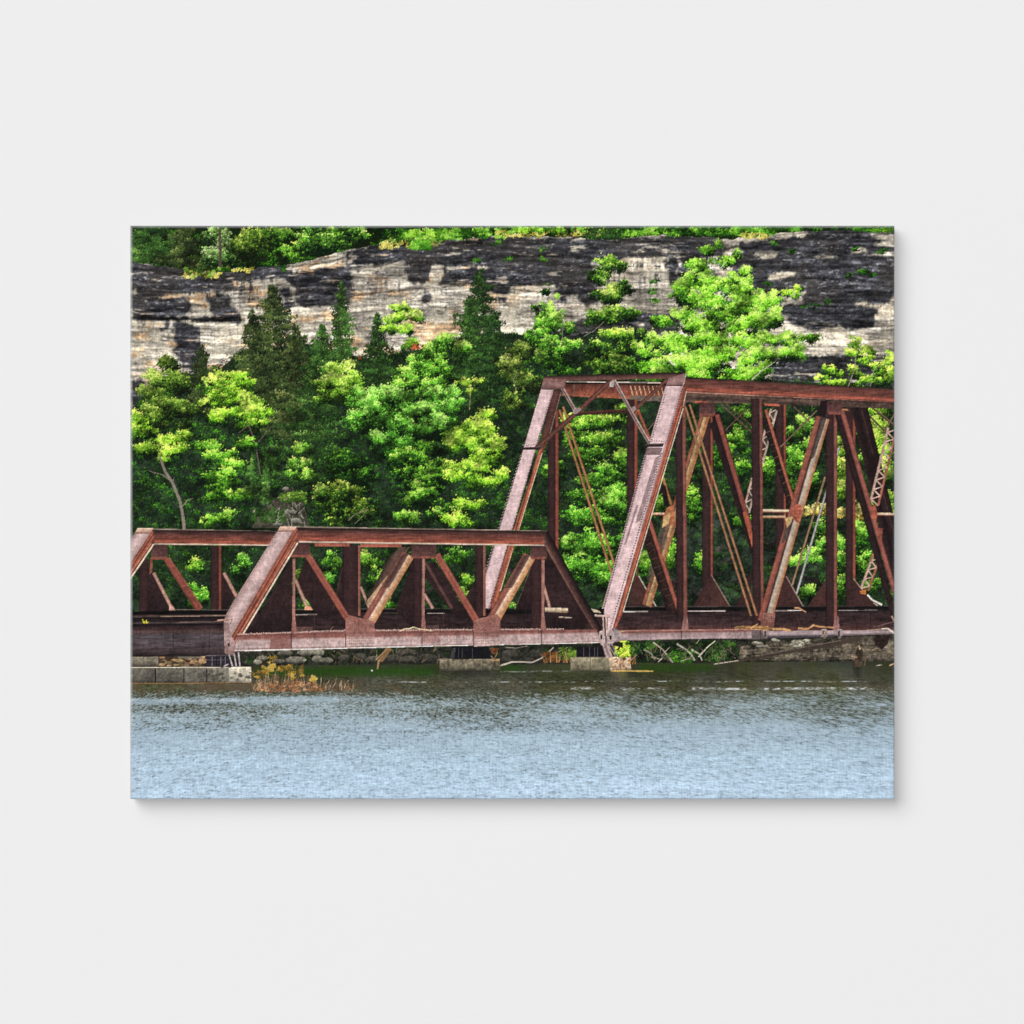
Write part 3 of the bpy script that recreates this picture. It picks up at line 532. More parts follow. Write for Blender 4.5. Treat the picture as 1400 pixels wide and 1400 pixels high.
    br = np.clip(1-np.abs(Y-940)/14, 0, 1)[..., None]*np.clip(.4+2.5*fbm(h, w, 10, 26, 77, 3), 0, .8)[..., None]*np.clip((620-X)/200+.5, .35, 1)[..., None]
    out = out*(1-br)+br*np.array([88, 72, 54])/255.
    for (x, wd, c, st) in ((845, 16, (150, 128, 98), .55), (640, 40, (30, 30, 26), .6), (852, 9, (150, 150, 50), .3), (1060, 60, (84, 72, 56), .3), (1000, 10, (40, 34, 28), .4), (1172, 8, (26, 22, 18), .6)):
        k = (np.clip(1-np.abs(X-x)/wd, 0, 1)*np.clip(1-(Y-914)/22, 0, 1)*st)[..., None]; out = out*(1-k)+k*np.array(c)/255.
    blue = skc*(1+.07*slow+.15*n*np.clip((Y-950)/60, .4, 1)+.10*_big[2][r0:r1, c0:c1])[..., None]
    out = out*(1-cover[..., None])+blue*cover[..., None]
    deep = np.clip(-(n+.22)*1.2, 0, .32)*np.clip((Y-985)/30, 0, 1)
    out = out*(1-deep[..., None])+np.array([104, 120, 128])/255.*deep[..., None]
    for (x0, x1, y, t, k) in ((530, 790, 932.5, .9, .75), (800, 826, 931.5, .8, .6), (860, 960, 931.5, 1.1, .7), (975, 1223, 931.6, .9, .7), (590, 606, 919.4, .7, .55), (684, 782, 918.2, .8, .6), (780, 1223, 941.5, 2.6, .85), (178, 480, 957, 3.2, .4), (770, 800, 941, 1.2, .5)):
        wob = y+.6*fbm(1, w, 1, 40, int(x0+y), 3)*2
        k = (k*np.clip(1-np.abs(Y-wob)/t, 0, 1)*np.clip(.55+2.2*fbm(h, w, 1.2, 5, int(x0)+7, 3), 0, 1)*1.3*((X > x0) & (X < x1))*np.clip(.75+3.*fbm(1, w, 1, 22, int(x1), 3)+n*1.2*(t > 1), 0, 1))[..., None]
        out = out*(1-k)+k*np.array([206, 212, 214])/255.
    spk = ((R.rand(h, w) > .9986) & (Y > 936) & (Y < 950)); out = np.where(spk[..., None], .66, out)
    m = Y > shore
    a = img[r0:r1, c0:c1]; a[m] = np.clip(out, .03, .97)[m]; idm[r0:r1, c0:c1][m] = CUR

def paint_bank_things():
    # twigs and driftwood at the bank
    use('driftwood', 'broken brown stump hanging down to the water under the low bridge'); twig([(532, 886), (520, 904)], 8, 6, C(122, 92, 62)); twig([(518, 902), (516, 915)], 3, 2, C(150, 120, 84)); twig([(514, 902), (528, 888)], 1.2, 1, C(160, 128, 92)); dots((508, 916.5), (509, 917), 2, C(225, 225, 215), .9)
    use('driftwood', 'long pale bent branch lying between the two middle piers'); twig([(684, 910), (700, 905), (712, 905), (728, 905.5), (740, 900), (748, 893), (757, 885)], 2.4, 1.3, C(176, 164, 148)); twig([(690, 885), (706, 886), (722, 883)], 1.2, .8, C(130, 122, 110)); twig([(756, 895), (778, 884)], 1, .8, C(140, 126, 104))
    use('shrub', 'dry orange shrub behind the pier between the trusses'); tufts(744, 893, 790, 905, 60, pal((40, 28, 14), (92, 58, 28), (140, 88, 44), (170, 124, 70)), .2, .7, 's', sc=3); tufts(765, 886, 795, 900, 50, P_OLIVE, .1, .7, 's', sc=3)
    for k in range(14):
        x = R.uniform(745, 795); twig([(x, 906), (x+R.uniform(-5, 8), R.uniform(886, 896))], .8, .5, C(150, 120, 84))
    use('shrub', 'small green shrub on the bank below the tall truss'); tufts(915, 888, 948, 905, 60, P_MID, .1, .62, 's', sc=3.0); tufts(862, 880, 915, 896, 60, P_DARK, .15, .8, 's', sc=3.0)
    use('brush', 'tangle of bare grey branches on the bank below the tall truss', kind='stuff')
    for pts, w0 in (([(880, 888), (890, 893), (896, 903)], 1.8), ([(893, 878), (906, 888), (920, 906)], 1.6), ([(925, 880), (938, 888), (946, 896), (950, 903)], 2.4), ([(952, 880), (958, 872)], 1), ([(955, 898), (968, 884), (978, 876)], 2), ([(945, 888), (956, 894), (960, 903)], 2.2), ([(890, 898), (905, 902)], 1.2), ([(905, 896), (916, 884)], 1), ([(900, 905), (912, 893)], .9), ([(862, 903), (872, 894)], .9), ([(930, 904), (942, 900), (950, 903)], 1.2)):
        twig(pts, w0, w0*.6, vary((176, 164, 146), .75, 1.1))
    for k in range(75):
        x = R.uniform(866, 1020); y = R.uniform(886, 905); a = R.uniform(-2.8, -.3); L = R.uniform(5, 14)
        twig([(x, y), (x+L*math.cos(a), y+L*math.sin(a))], .7, .4, vary((150, 136, 112), .4, 1))
    use('fallen_trunk', 'long dark fallen trunk sloping up the muddy right bank')
    twig([(976, 908.5), (1010, 904), (1050, 896), (1090, 889), (1130, 882), (1176, 872)], 1.6, 8, C(62, 52, 46)); twig([(976, 908), (1010, 903)], 1, 1.4, C(168, 156, 140)); twig([(1040, 896), (1090, 886.6), (1150, 875.5)], .8, 1.2, C(104, 92, 82))
    for p in (([(1028, 905), (1044, 893), (1056, 884)], 1.2), ([(1098, 876), (1106, 886), (1114, 895)], 1.6), ([(1060, 897), (1052, 880)], 1), ([(1160, 874), (1164, 884)], 1.2), ([(1190, 890), (1204, 876), (1212, 868)], 1.2)):
        twig(p[0], p[1], .7, C(70, 58, 48))
    use('stump', 'dark splintered stump standing in the water at the right'); fill([(1168, 912), (1170, 890), (1175, 882), (1180, 890), (1178, 911)], [(0, C(34, 28, 24)), (1, C(80, 64, 50))], na=.5); twig([(1176, 888), (1174, 882)], 3, 1.5, C(168, 146, 116)); twig([(1172, 899), (1163, 897)], 1.5, .8, C(150, 128, 100)); twig([(1182, 910), (1184, 896)], 1.6, .8, C(96, 78, 60)); twig([(1198, 910), (1206, 909)], 1, .8, C(190, 180, 160)); twig([(1216, 910), (1223, 907)], 2, 1.6, C(180, 150, 110))
    fill([(1194, 872), (1216, 868), (1214, 880), (1206, 888), (1196, 882)], C(38, 30, 28), na=.5)

def stone(pts, v=1., tint=(168, 156, 134)):
    c = [q*v for q in tint]
    fill(pts, [(0, C(*[q*1.12 for q in c])), (.2, C(*c)), (.8, C(*[q*.85 for q in c])), (1, C(*[q*.5 for q in c]))], na=.36, nb=.45)
def paint_piers():
    p = use('stone_pier', 'long stone block pier at the left edge')
    fill([(178, 896), (300, 895), (345, 911), (344, 935), (178, 935)], C(30, 28, 26), na=.4)
    fill([(178, 897), (216, 897), (217, 911), (178, 911)], [(0, C(138, 128, 110)), (.6, C(112, 104, 92)), (1, C(60, 54, 48))], na=.4, nb=.4)
    fill([(217, 896), (281, 896), (281, 911), (217, 911)], C(58, 48, 40), na=.5, nb=.4)
    for k in range(26):
        x = R.uniform(220, 278); y = R.uniform(898, 910); r = R.uniform(2, 4.6)
        fill([(x+r*1.5*math.cos(q)*R.uniform(.8, 1.1), y+r*.55*math.sin(q)) for q in np.arange(0, 6.2, .8)], vary((140, 112, 82), .7, 1.2), na=.4)
    fill([(243, 896), (276, 896), (276, 900), (243, 900)], C(112, 104, 92), na=.4)
    for x0, x1, v in ((178, 211.5, .62), (213.5, 251, .62), (252, 282, .72), (283.5, 313, .82), (313, 343.6, 1.22)):
        v *= .9; stone([(x0, 913.2), (x1, 912.6), (x1, 933.5), (x0, 934.5)], v, (162, 154, 138))
    bar((178, 912.6), (343, 912), 1.2, C(190, 180, 160)); bar((316, 913), (343, 912.6), 1.6, C(226, 214, 188))
    for k in range(24):
        x = R.uniform(280, 342); y = R.uniform(918, 932); r = R.uniform(.8, 2.6); fill([(x+r*1.5*math.cos(q), y+r*math.sin(q)*R.uniform(.7, 1.2)) for q in np.arange(0, 6.2, .8)], C(62, 58, 50), na=.4, op=.7)
    bar((212.4, 913), (212.4, 935), 1.6, C(38, 32, 26)); bar((178, 934.5), (344, 933.6), 1.6, C(120, 92, 60))
    p2 = use('stone_pier', 'dark square stone pier under the middle of the low bridge')
    fill([(601, 902), (683, 900.5), (684, 917), (601, 918)], [(0, C(150, 138, 114)), (.12, C(116, 106, 88)), (.7, C(88, 82, 68)), (1, C(40, 40, 34))], na=.5, nb=.5)
    bar((600, 901.3), (618, 901), 1, C(150, 140, 120)); fill([(671, 902), (683, 901), (683, 904), (671, 904)], C(170, 136, 90), na=.3); twig([(668, 893), (675, 901)], 1, .8, C(160, 140, 112)); twig([(680, 892), (676, 901)], 1, .8, C(150, 120, 90))
    fill([(670, 886), (682, 886), (679, 894), (673, 894)], C(92, 56, 34), na=.5)
    use('bearing', 'dark bearing frame on the middle pier', parent=p2)
    fill([(619, 884), (668, 884), (672, 901), (615, 901)], C(22, 22, 25), na=.4); fill([(615, 900.5), (619, 886), (623, 886), (621, 900.5)], C(62, 60, 62), na=.3)
    for x in (627, 632, 646): bar((x, 886), (x, 900), 1, C(52, 52, 54))
    p3 = use('stone_pier', 'pale cornered stone pier where the two trusses meet')
    stone([(780, 899), (833, 898.6), (834, 917.5), (780, 917.5)], .88, (150, 140, 114)); stone([(833, 898), (862, 898), (863, 917), (834, 917.5)], 1.12, (190, 164, 136))
    for k in range(30):
        x = R.uniform(838, 862); y = R.uniform(900, 916); fill([(x-1.5, y), (x, y-1.2), (x+1.5, y), (x, y+1.2)], C(112, 78, 60), na=.4, op=.8)
    bar((807, 899), (807, 917), 1, C(72, 66, 54)); bar((780, 899), (834, 898.4), 1.1, C(150, 140, 116)); bar((836, 917.2), (893, 917.6), 1.6, C(206, 170, 90))
    use('bearing', 'dark bearing box on the pale cornered pier', parent=p3)
    fill([(788, 884), (826, 884), (828, 898.6), (788, 898.6)], C(24, 22, 26), na=.4)
    for x in (798, 806, 813, 817): bar((x, 885), (x, 898), .9, C(66, 62, 66))
    use('shrub', 'yellow green sprig growing on the pale cornered pier'); crown([(851, 867, 5, 7, .15), (854, 876, 4, 4, .1), (853, 886, 7, 6, .1), (847, 890, 6, 4, .05), (858, 893, 4, 4, .05), (852, 896, 8, 3, -.1)], P_LIME, tuft=2.6, st='s', base=.6, dens=.7)
    for k in range(12):
        x = R.uniform(843, 870); twig([(x, 908), (x+R.uniform(-3, 4), R.uniform(894, 900))], .9, .5, C(160, 104, 60))
    use('shrub', 'dry russet shrub with yellow leaves in the shallow water')
    for k in range(170):
        x = 345+145*R.rand()**1.25; hgt = np.interp(x, [345, 360, 372, 382, 396, 412, 430, 460, 490], [16, 30, 34, 22, 36, 34, 18, 14, 8])*R.uniform(.2, 1)
        c = [(96, 74, 58), (124, 98, 78), (70, 54, 42), (154, 136, 114), (128, 92, 58)][R.randint(5)]
        y = 946-R.rand()*6; x2 = x+R.randn()*4
        twig([(x, y), ((x+x2)/2+R.randn(), y-hgt*.55), (x2, y-hgt)], 1.0, .5, C(*c))
    tufts(352, 932, 440, 946, 60, pal((70, 44, 26), (136, 90, 58), (190, 150, 112)), .2, .9, 's', sc=2.4)
    for (x, y, sx, sy, n) in ((372, 908, 4, 9, 20), (362, 918, 8, 6, 16), (350, 922, 5, 4, 7), (386, 914, 5, 4, 8), (394, 912, 5, 4, 10), (412, 918, 3, 7, 8), (428, 928, 5, 4, 10), (400, 922, 4, 6, 12)):
        tufts(x-sx, y-sy, x+sx, y+sy, n, pal((60, 50, 24), (112, 88, 40), (168, 134, 56), (196, 170, 88)), .2, .9, 's', sc=2.6)
# ------------------------------------------------------------------ bridge steel
PINK = C(190, 163, 166); PINKD = C(142, 114, 118); TAN = C(186, 154, 138)
RED = C(112, 54, 44); REDL = C(160, 80, 60); REDD = C(72, 40, 36); DK = C(46, 29, 31); DK2 = C(30, 20, 22); BLK = C(16, 14, 15)
EDGE = C(196, 176, 156); OCH = C(138, 90, 58); CREAM = C(186, 142, 108)
F_POST = [(0, DK2), (.12, DK), (.5, C(54, 33, 34)), (.86, DK), (1, DK2)]
def post(x0, x1, y0, y1, edge=3.2, parent=None, lab=None, ec=None, dark=F_POST, name='vertical_post', dx=0.):
    if parent is not None: use(name, lab, parent)
    fill([(x0, y0), (x1, y0), (x1+dx, y1), (x0+dx, y1)], dark, axis=((x0, y0), (x0+dx, y1)), na=.2, nb=.2)
    if edge:
        ec = C(124, 68, 58) if ec is None else ec
        fill([(x1-.4, y0), (x1+edge, y0), (x1+edge+dx, y1), (x1-.4+dx, y1)], [(0, ec*.75), (.5, ec), (1, ec*.85)], axis=((x0, y0), (x0+dx, y1)), na=.2, nb=.3)
def face(pts, ax, lab=None, parent=None, name='end_post', rim=.16):
    """riveted pale cover plate, darker along its rivet rows"""
    if parent is not None: use(name, lab, parent)
    fill(pts, [(0, PINKD), (rim*.6, PINKD*1.05), (rim, PINK), (.5, PINK*1.06), (1-rim, PINK), (1-rim*.6, PINKD*1.05), (1, PINKD*.9)], axis=ax, na=.16, nb=.22)
def flange(pts, ax):
    fill(pts, [(0, REDD), (.25, RED), (.45, REDL), (.55, RED*.8), (.7, REDL), (.88, RED), (1, EDGE)], axis=ax, na=.25, nb=.25)
RV = C(54, 38, 40); RVL = C(216, 200, 204)

def paint_bridge():
    # ======== tall truss span: floor and far side first
    tall = use('truss_span', 'tall rusty through truss bridge span on the right')
    fill([(820, 830), (1224, 828), (1224, 864), (820, 863)], [(0, C(16, 15, 17)), (.16, C(18, 17, 18)), (.24, C(40, 29, 31)), (.7, C(52, 35, 37)), (.95, C(78, 46, 42)), (1, C(38, 28, 28))], na=.3, nb=.3, streak='h')
    bar((852, 829.6), (1223, 828.6), 1.0, C(62, 56, 54)); bar((852, 836.3), (886, 836), 1.2, C(196, 186, 180)); bar((940, 835.6), (992, 835.2), 1.2, C(170, 158, 156)); bar((1057, 835), (1096, 834.6), 1.1, C(182, 170, 166)); bar((1146, 834.6), (1200, 834), .9, C(120, 110, 106))
    for x in (905, 1000, 1090, 1132, 1190): bar((x, 838), (x, 862), 1, C(34, 24, 26))
    # far top chord with its lattice
    use('top_chord', 'far top chord seen through the portal', tall)
    fill([(771, 523), (912, 527), (912, 548), (768, 541)], [(0, C(30, 22, 22)), (.12, C(82, 44, 36)), (.5, C(124, 60, 46)), (.85, C(150, 78, 54)), (1, C(190, 170, 140))], na=.35, nb=.3)
    bar((774, 521.8), (906, 523.4), 1.2, C(186, 170, 160)); bar((774, 523.8), (912, 525), 2, BLK); fill([(862, 541), (912, 541), (912, 549), (862, 548)], C(96, 84, 74), na=.3)
    bar((785, 526), (784, 540), 1.4, C(120, 92, 80))
    for k in range(8):
        x = 861+k*6; bar((x, 540), (x+5, 527), 1, C(70, 36, 28)); bar((x+1, 528), (x+4, 540), .9, C(196, 160, 120))
    use('bottom_chord', 'far side floor edge of the tall truss', tall)
    # far posts with knee braces
    def brace(x, y0, xr, y1, xl=None):
        fill([(x, y0), (xr, y1), (x, y1)], [(0, C(58, 36, 34)), (1, C(66, 40, 36))], na=.25, nb=.25); bar((x+.5, y0), (xr, y1), .9, C(142, 116, 104))
        if xl: fill([(x, y0), (x, y1), (xl, y1)], C(56, 34, 33), na=.3, nb=.3)
    FAR = ((749, 760, 560, 790, 3.6), (857, 868, 546, 700, 3.6), (960, 972, 552, 829, 2.6), (1060, 1072, 552, 829, 2.6), (1156, 1166.5, 556, 829, 3.2))
    for (x0, x1, y0, y1, e) in FAR:
        post(x0, x1, y0, y1, e, tall, None if x0 != 749 else 'far post behind the pink end post', ec=C(134, 62, 46))
        if x0 == 960: brace(972, 786, 998, 829, 948)
        if x0 == 1060: fill([(1072, 780), (1077, 785), (1098, 829), (1060, 829)], C(58, 35, 34), na=.25, nb=.25); bar((1075, 788), (1098, 829), .9, C(150, 130, 120))
        if x0 == 1156: fill([(1166, 792), (1176, 799), (1198, 829), (1156, 829)], C(54, 33, 33), na=.25, nb=.25); bar((1167, 791), (1180, 808), 1, C(160, 130, 110))
    use('knee_brace', 'brown knee brace at the foot of the pink end post', tall); fill([(868, 786), (873, 787), (897, 829), (858, 829)], [(0, C(74, 42, 38)), (1, C(56, 36, 34))], na=.25, nb=.25); bar((873, 787), (897, 829), 1, C(190, 176, 160)); bar((871.5, 764), (871.5, 788), 2, C(92, 50, 42))
    use('knee_brace', None, tall); fill([(1131, 790), (1131, 829), (1104, 829)], C(64, 38, 35), na=.25, nb=.25); use('knee_brace', None, tall); fill([(1027, 780), (1027, 829), (1006, 829)], C(50, 30, 30), na=.3, nb=.3); use('knee_brace', None, tall); fill([(923, 790), (923, 829), (905, 829)], C(48, 30, 30), na=.3, nb=.3)
    # upper sway bracing
    for a, b, w in (((985, 553), (1028, 592), 1.6), ((990, 551), (1030, 585), 1.2), ((1020, 560), (974, 606), 2), ((1084, 556), (1108, 578), 1.8), ((1116, 562), (1066, 612), 2.4), ((1180, 560), (1214, 594), 2.2), ((1192, 557), (1223, 582), 2.6), ((1178, 562), (1212, 598), 1), ((1223, 565), (1208, 592), 2.4), ((912, 556), (884, 590), 1.6)):
        use('sway_brace', None, tall); bar(a, b, w, C(66, 48, 38), na=.3)
        bar((a[0]+.8, a[1]-.8), (b[0]+.8, b[1]-.8), w*.3, C(128, 104, 80), na=.3)
    # far laced / ochre diagonals
    use('diagonal', 'ochre riveted far diagonal', tall)
    bar((966, 562), (884, 828), 13, [(0, C(150, 96, 52)), (.2, OCH), (.55, C(176, 140, 92)), (.68, C(92, 70, 54)), (.78, C(148, 84, 58)), (1, C(120, 58, 44))], na=.3, nb=.3); dots((963, 566), (890, 800), 4, C(80, 54, 34), .6)
    fill([(905, 712), (916, 690), (912, 740), (900, 770), (890, 800), (884, 790)], [(0, C(96, 84, 76)), (1, C(70, 60, 54))], na=.3, op=.6)
    use('diagonal', 'pale laced far diagonal left of the middle post', tall)
    bar((1058, 560), (1020, 700), 11, [(0, C(160, 146, 130)), (.2, C(150, 136, 120)), (.3, C(60, 50, 40)), (.7, C(56, 46, 36)), (.8, C(186, 150, 136)), (1, C(150, 116, 104))], na=.3, nb=.3)
    for k in range(16):
        t = k/16.; x = 1058-38*t; y = 560+140*t; s = 1 if k % 2 else -1; bar((x-4, y-4*s), (x+3, y+4*s+4), 1.2, C(176, 160, 146))
    use('diagonal', 'dark far diagonal crossing at the right edge', tall)
    fill([(1163, 556), (1186, 556), (1224, 712), (1224, 800), (1218, 790)], [(0, C(26, 18, 20)), (.4, C(40, 27, 29)), (.6, C(26, 19, 21)), (1, C(46, 30, 31))], axis=((1174, 556), (1224, 760)), na=.3, nb=.3); bar((1178, 560), (1222, 730), 1, C(66, 42, 38))
    fill([(1190, 622), (1203, 620), (1198, 650), (1186, 652)], DK2, na=.3)
    use('diagonal', 'dark far diagonal with a red face left of the middle post', tall)
    fill([(972, 566), (984, 562), (1032, 735), (1030, 752)], DK2, na=.3); fill([(970, 580), (982, 570), (1029, 730), (1030, 766)], [(0, C(28, 21, 23)), (1, C(38, 25, 26))], axis=((972, 566), (1030, 760)), na=.3); bar((980.5, 567), (1026, 722), 6.4, [(0, C(84, 42, 38)), (.4, C(136, 66, 54)), (1, C(112, 52, 46))], na=.25); bar((1018, 700), (1031, 748), 5.5, C(158, 74, 50), na=.3)
    use('diagonal', 'dark laced far diagonal with a thin red rod', tall)
    bar((1047, 572), (1088, 706), 12, [(0, DK2), (.5, C(34, 24, 26)), (1, DK2)], na=.4)
    for k in range(14):
        t = k/14.; x = 1049+38*t; y = 580+122*t; bar((x-4, y+3), (x+4, y-1), 1., C(84, 66, 56) if k % 2 else C(40, 56, 24))
    bar((1047, 560), (1087, 692), 4, [(0, C(120, 58, 46)), (.5, C(168, 86, 60)), (1, C(140, 70, 50))], na=.25)
    use('diagonal', 'dark laced diagonal with a red strip behind the end post', tall)
    fill([(884, 715), (892, 735), (930, 828), (926, 838), (912, 838), (882, 745)], [(0, DK2), (.5, C(44, 28, 26)), (1, DK2)], axis=((884, 720), (924, 838)), na=.4)
    for k in range(18):
        t = k/18.; x = 886+34*t; y = 738+92*t; bar((x-5, y+R.uniform(0, 5)), (x+4, y-R.uniform(0, 4)), .9, C(84, 56, 46) if k % 2 else C(30, 40, 20), op=.8)
    bar((888, 712), (930, 842), 5.2, [(0, C(116, 56, 46)), (.5, C(158, 78, 60)), (1, C(126, 62, 50))], na=.25)
    bar((904, 646), (918, 690), 3, C(146, 92, 52)); fill([(903, 662), (910, 664), (916, 694), (908, 692)], DK2, na=.4)
    for a, b in (((765, 560), (837, 786)), ((770, 556), (842, 778))): use('tie_rod', None, tall); bar(a, b, 3.4, [(0, C(92, 58, 34)), (.5, C(166, 116, 62)), (1, C(120, 78, 48))], na=.25)
    use('tie_rod', None, tall); bar((872, 560), (890, 604), 3, C(150, 70, 48))
    use('tie_rod', 'brown loose tie rod behind the middle panel', tall); bar((1128, 652), (1083, 800), 3, [(0, C(104, 80, 54)), (.5, C(146, 116, 80)), (1, C(90, 66, 48))], na=.25); use('tie_rod', 'grey loose tie rod behind the middle panel', tall); bar((1147, 612), (1089, 812), 3, [(0, C(96, 96, 98)), (.5, C(166, 166, 170)), (1, C(100, 96, 94))], na=.25)
    for (a, b, wd) in (((1220, 586), (1195, 690), 15), ((1198, 762), (1182, 806), 13)):
        use('lattice_brace', 'pale laced brace at the right edge' if wd == 15 else 'broken lower end of the laced brace', tall)
        L = math.hypot(b[0]-a[0], b[1]-a[1]); ux, uy = (b[0]-a[0])/L, (b[1]-a[1])/L; nx, ny = -uy, ux
        for s, c in ((-1, C(150, 84, 62)), (1, C(172, 140, 124))):
            bar((a[0]+s*nx*wd*.38, a[1]+s*ny*wd*.38), (b[0]+s*nx*wd*.38, b[1]+s*ny*wd*.38), 3.4, [(0, c*.8), (.5, c), (1, c*.8)], na=.3)
        n = int(L/6.5)
        for k in range(n):
            t0 = k*L/n; t1 = (k+1)*L/n; s = 1 if k % 2 else -1
            bar((a[0]+ux*t0+s*nx*wd*.36, a[1]+uy*t0+s*ny*wd*.36), (a[0]+ux*t1-s*nx*wd*.36, a[1]+uy*t1-s*ny*wd*.36), 1.7, C(178, 146, 132), na=.3)
    bar((1196, 752), (1190, 768), 2.4, C(150, 88, 62)); fill([(1175, 808), (1184, 806), (1184, 813), (1177, 812)], C(186, 100, 44), na=.3)
    use('driftwood', 'white splintered stick caught on the floor at the right'); twig([(1186, 813), (1192, 820), (1206, 827)], 2, 2.6, C(216, 208, 196)); twig([(1194, 824), (1200, 828)], 1.2, 1, C(190, 170, 150))
    back(tall)
    # struts
    for (x0, y0, x1, y1, w, c) in ((889, 702.5, 914, 703, 4.2, C(180, 150, 120)), (1041, 698.6, 1084, 699, 5.0, C(190, 172, 140)), (1043, 707, 1074, 707, 4, C(160, 132, 96)), (1197, 703, 1224, 703.6, 4.4, C(182, 158, 130))):
        use('strut', None, tall); bar((x0, y0), (x1, y1), w, [(0, c*.95), (.35, c*1.1), (.6, c), (.75, RED), (1, RED*.7)], na=.25)
    fill([(912, 694), (921, 690), (923, 720), (914, 716), (906, 722), (906, 708)], C(164, 92, 58), na=.35); fill([(908, 706), (917, 700), (914, 716), (905, 722)], C(178, 146, 92), na=.3)
    # ======== near side of tall truss
    use('top_chord', 'near top chord of the tall truss', tall)
    fill([(935, 532), (1224, 550), (1224, 559), (1030, 552), (935, 550)], [(0, C(40, 29, 28)), (.35, C(82, 62, 54)), (.6, C(58, 44, 40)), (1, C(92, 72, 58))], na=.4, nb=.3, axis=((935, 532), (1224, 550)), streak='h')
    bar((950, 549.5), (968, 550), 3, C(166, 78, 58)); bar((1045, 553), (1066, 554), 3, C(168, 80, 60))
    bar((1146, 560), (1160, 560.5), 2.4, C(160, 104, 70))
    fill([(934, 515), (1224, 532), (1224, 550), (934, 537)], [(0, C(26, 20, 18)), (.10, C(60, 38, 34)), (.22, C(88, 48, 42)), (.55, C(96, 52, 44)), (.68, C(120, 58, 46)), (.8, C(166, 78, 58)), (.88, C(104, 52, 44)), (.95, C(168, 120, 100)), (1, C(60, 40, 36))], axis=((934, 526), (1224, 541)), na=.2, nb=.15, streak='h')
    for (x0, x1, y0, y1, e) in ((923, 933, 548, 850, 4.6), (1027, 1038.5, 545, 862, 3.6), (1129, 1140.5, 552, 862, 4.0)):
        post(x0, x1, y0, y1, e, tall, None, dx=2.2 if x0 < 1100 else 0)
    back(CUR); dots((1134, 570), (1134, 850), 3.2, C(40, 22, 24), .5); dots((1032.5, 570), (1034, 850), 3.2, C(40, 22, 24), .5)
    for x, y0, y1 in ((937, 842, 862), (1143.5, 842, 864)):
        use('post_foot', None, tall); fill([(x-2, y0), (x+3, y0), (x+4.5, y1), (x-5.5, y1)], [(0, C(112, 72, 68)), (1, C(140, 98, 90))], na=.3); dots((x, y0), (x, y1), 3, C(84, 54, 52), .6)
    use('diagonal', 'heavy riveted near diagonal with grey cover plate', tall)
    bar((1125, 571), (1045, 850), 19, [(0, C(146, 84, 54)), (.12, C(158, 110, 70)), (.2, C(150, 134, 116)), (.45, C(170, 154, 140)), (.53, C(60, 44, 42)), (.6, C(70, 42, 38)), (.66, C(122, 62, 50)), (.85, C(150, 76, 62)), (1, C(116, 60, 50))], na=.22, nb=.22, w1=19)
    dots((1118, 575), (1042, 842), 3.2, C(84, 66, 52), .6); fill([(1122, 570), (1132, 566), (1113, 625), (1106, 630)], C(58, 46, 44), na=.3, op=.85)
    fill([(1075, 715), (1083, 712), (1078, 735), (1068, 745)], C(60, 54, 50), na=.3, op=.8)
    use('gusset_plate', 'red riveted splice plate on the heavy diagonal', tall)
    fill([(1083, 694), (1090, 689), (1096, 690), (1096, 704), (1090, 715), (1083, 708)], [(0, C(166, 82, 60)), (1, C(150, 72, 56))], na=.25)
    for k in range(9): dots((1086+k % 3*3.4, 693+k//3*5), (1086+k % 3*3.4, 693.1+k//3*5), 3, C(110, 52, 40), .7)
    bar((1083, 704), (1094, 716), 1.2, C(84, 40, 34)); fill([(1073, 708), (1084, 706), (1082, 714), (1076, 722)], C(166, 138, 88), na=.3)
    fill([(1043, 838), (1060, 838), (1058, 858), (1040, 858)], [(0, C(146, 96, 84)), (1, C(112, 66, 58))], na=.3)
    for k in range(6): dots((1042, 840+k*3), (1058, 839.5+k*3), 3, C(84, 54, 50), .6)
    use('diagonal', 'near diagonal falling to the right edge', tall)
    fill([(1141, 566), (1152, 562), (1224, 835), (1224, 862), (1206, 800)], [(0, C(28, 20, 22)), (.6, C(40, 27, 28)), (1, C(30, 20, 22))], axis=((1146, 566), (1224, 850)), na=.3, nb=.2)
    bar((1151, 561), (1224, 812), 6.6, [(0, C(96, 50, 44)), (.4, C(146, 76, 66)), (.7, C(132, 66, 58)), (1, C(92, 48, 44))], na=.22)
    fill([(1190, 693), (1197, 690), (1200, 704), (1197, 713), (1192, 709)], C(160, 76, 56), na=.3); fill([(1199, 722), (1207, 722), (1205, 742), (1202, 742)], C(120, 60, 46), na=.3)
    for a, b in (((937, 556), (1027, 842)), ((943, 553), (1035, 842))): use('tie_rod', None, tall); bar(a, b, 3.2, [(0, C(92, 60, 42)), (.5, C(158, 112, 70)), (1, C(116, 76, 56))], na=.25)
    for (x0, x1, y0, y1) in ((1131, 1151, 549, 567), (956, 978, 550, 570)):
        use('gusset_plate', None, tall); fill([(x0, y0), (x1, y0+1), (x1, y1-3), (x1-3, y1), (x0+2, y1), (x0, y1-3)], [(0, C(66, 40, 40)), (.7, C(88, 54, 52)), (.85, C(132, 70, 60)), (1, C(100, 52, 46))], na=.3)
        for k in range(4): dots((x0+2, y0+4+k*3.2), (x1-2, y0+4+k*3.2), 3, C(50, 30, 30), .5)
    fill([(1122, 548), (1131, 548), (1128, 572), (1118, 566)], DK2, na=.3)
    # bottom chord of the tall truss
    use('bottom_chord', 'grey pink bottom chord of the tall truss', tall)
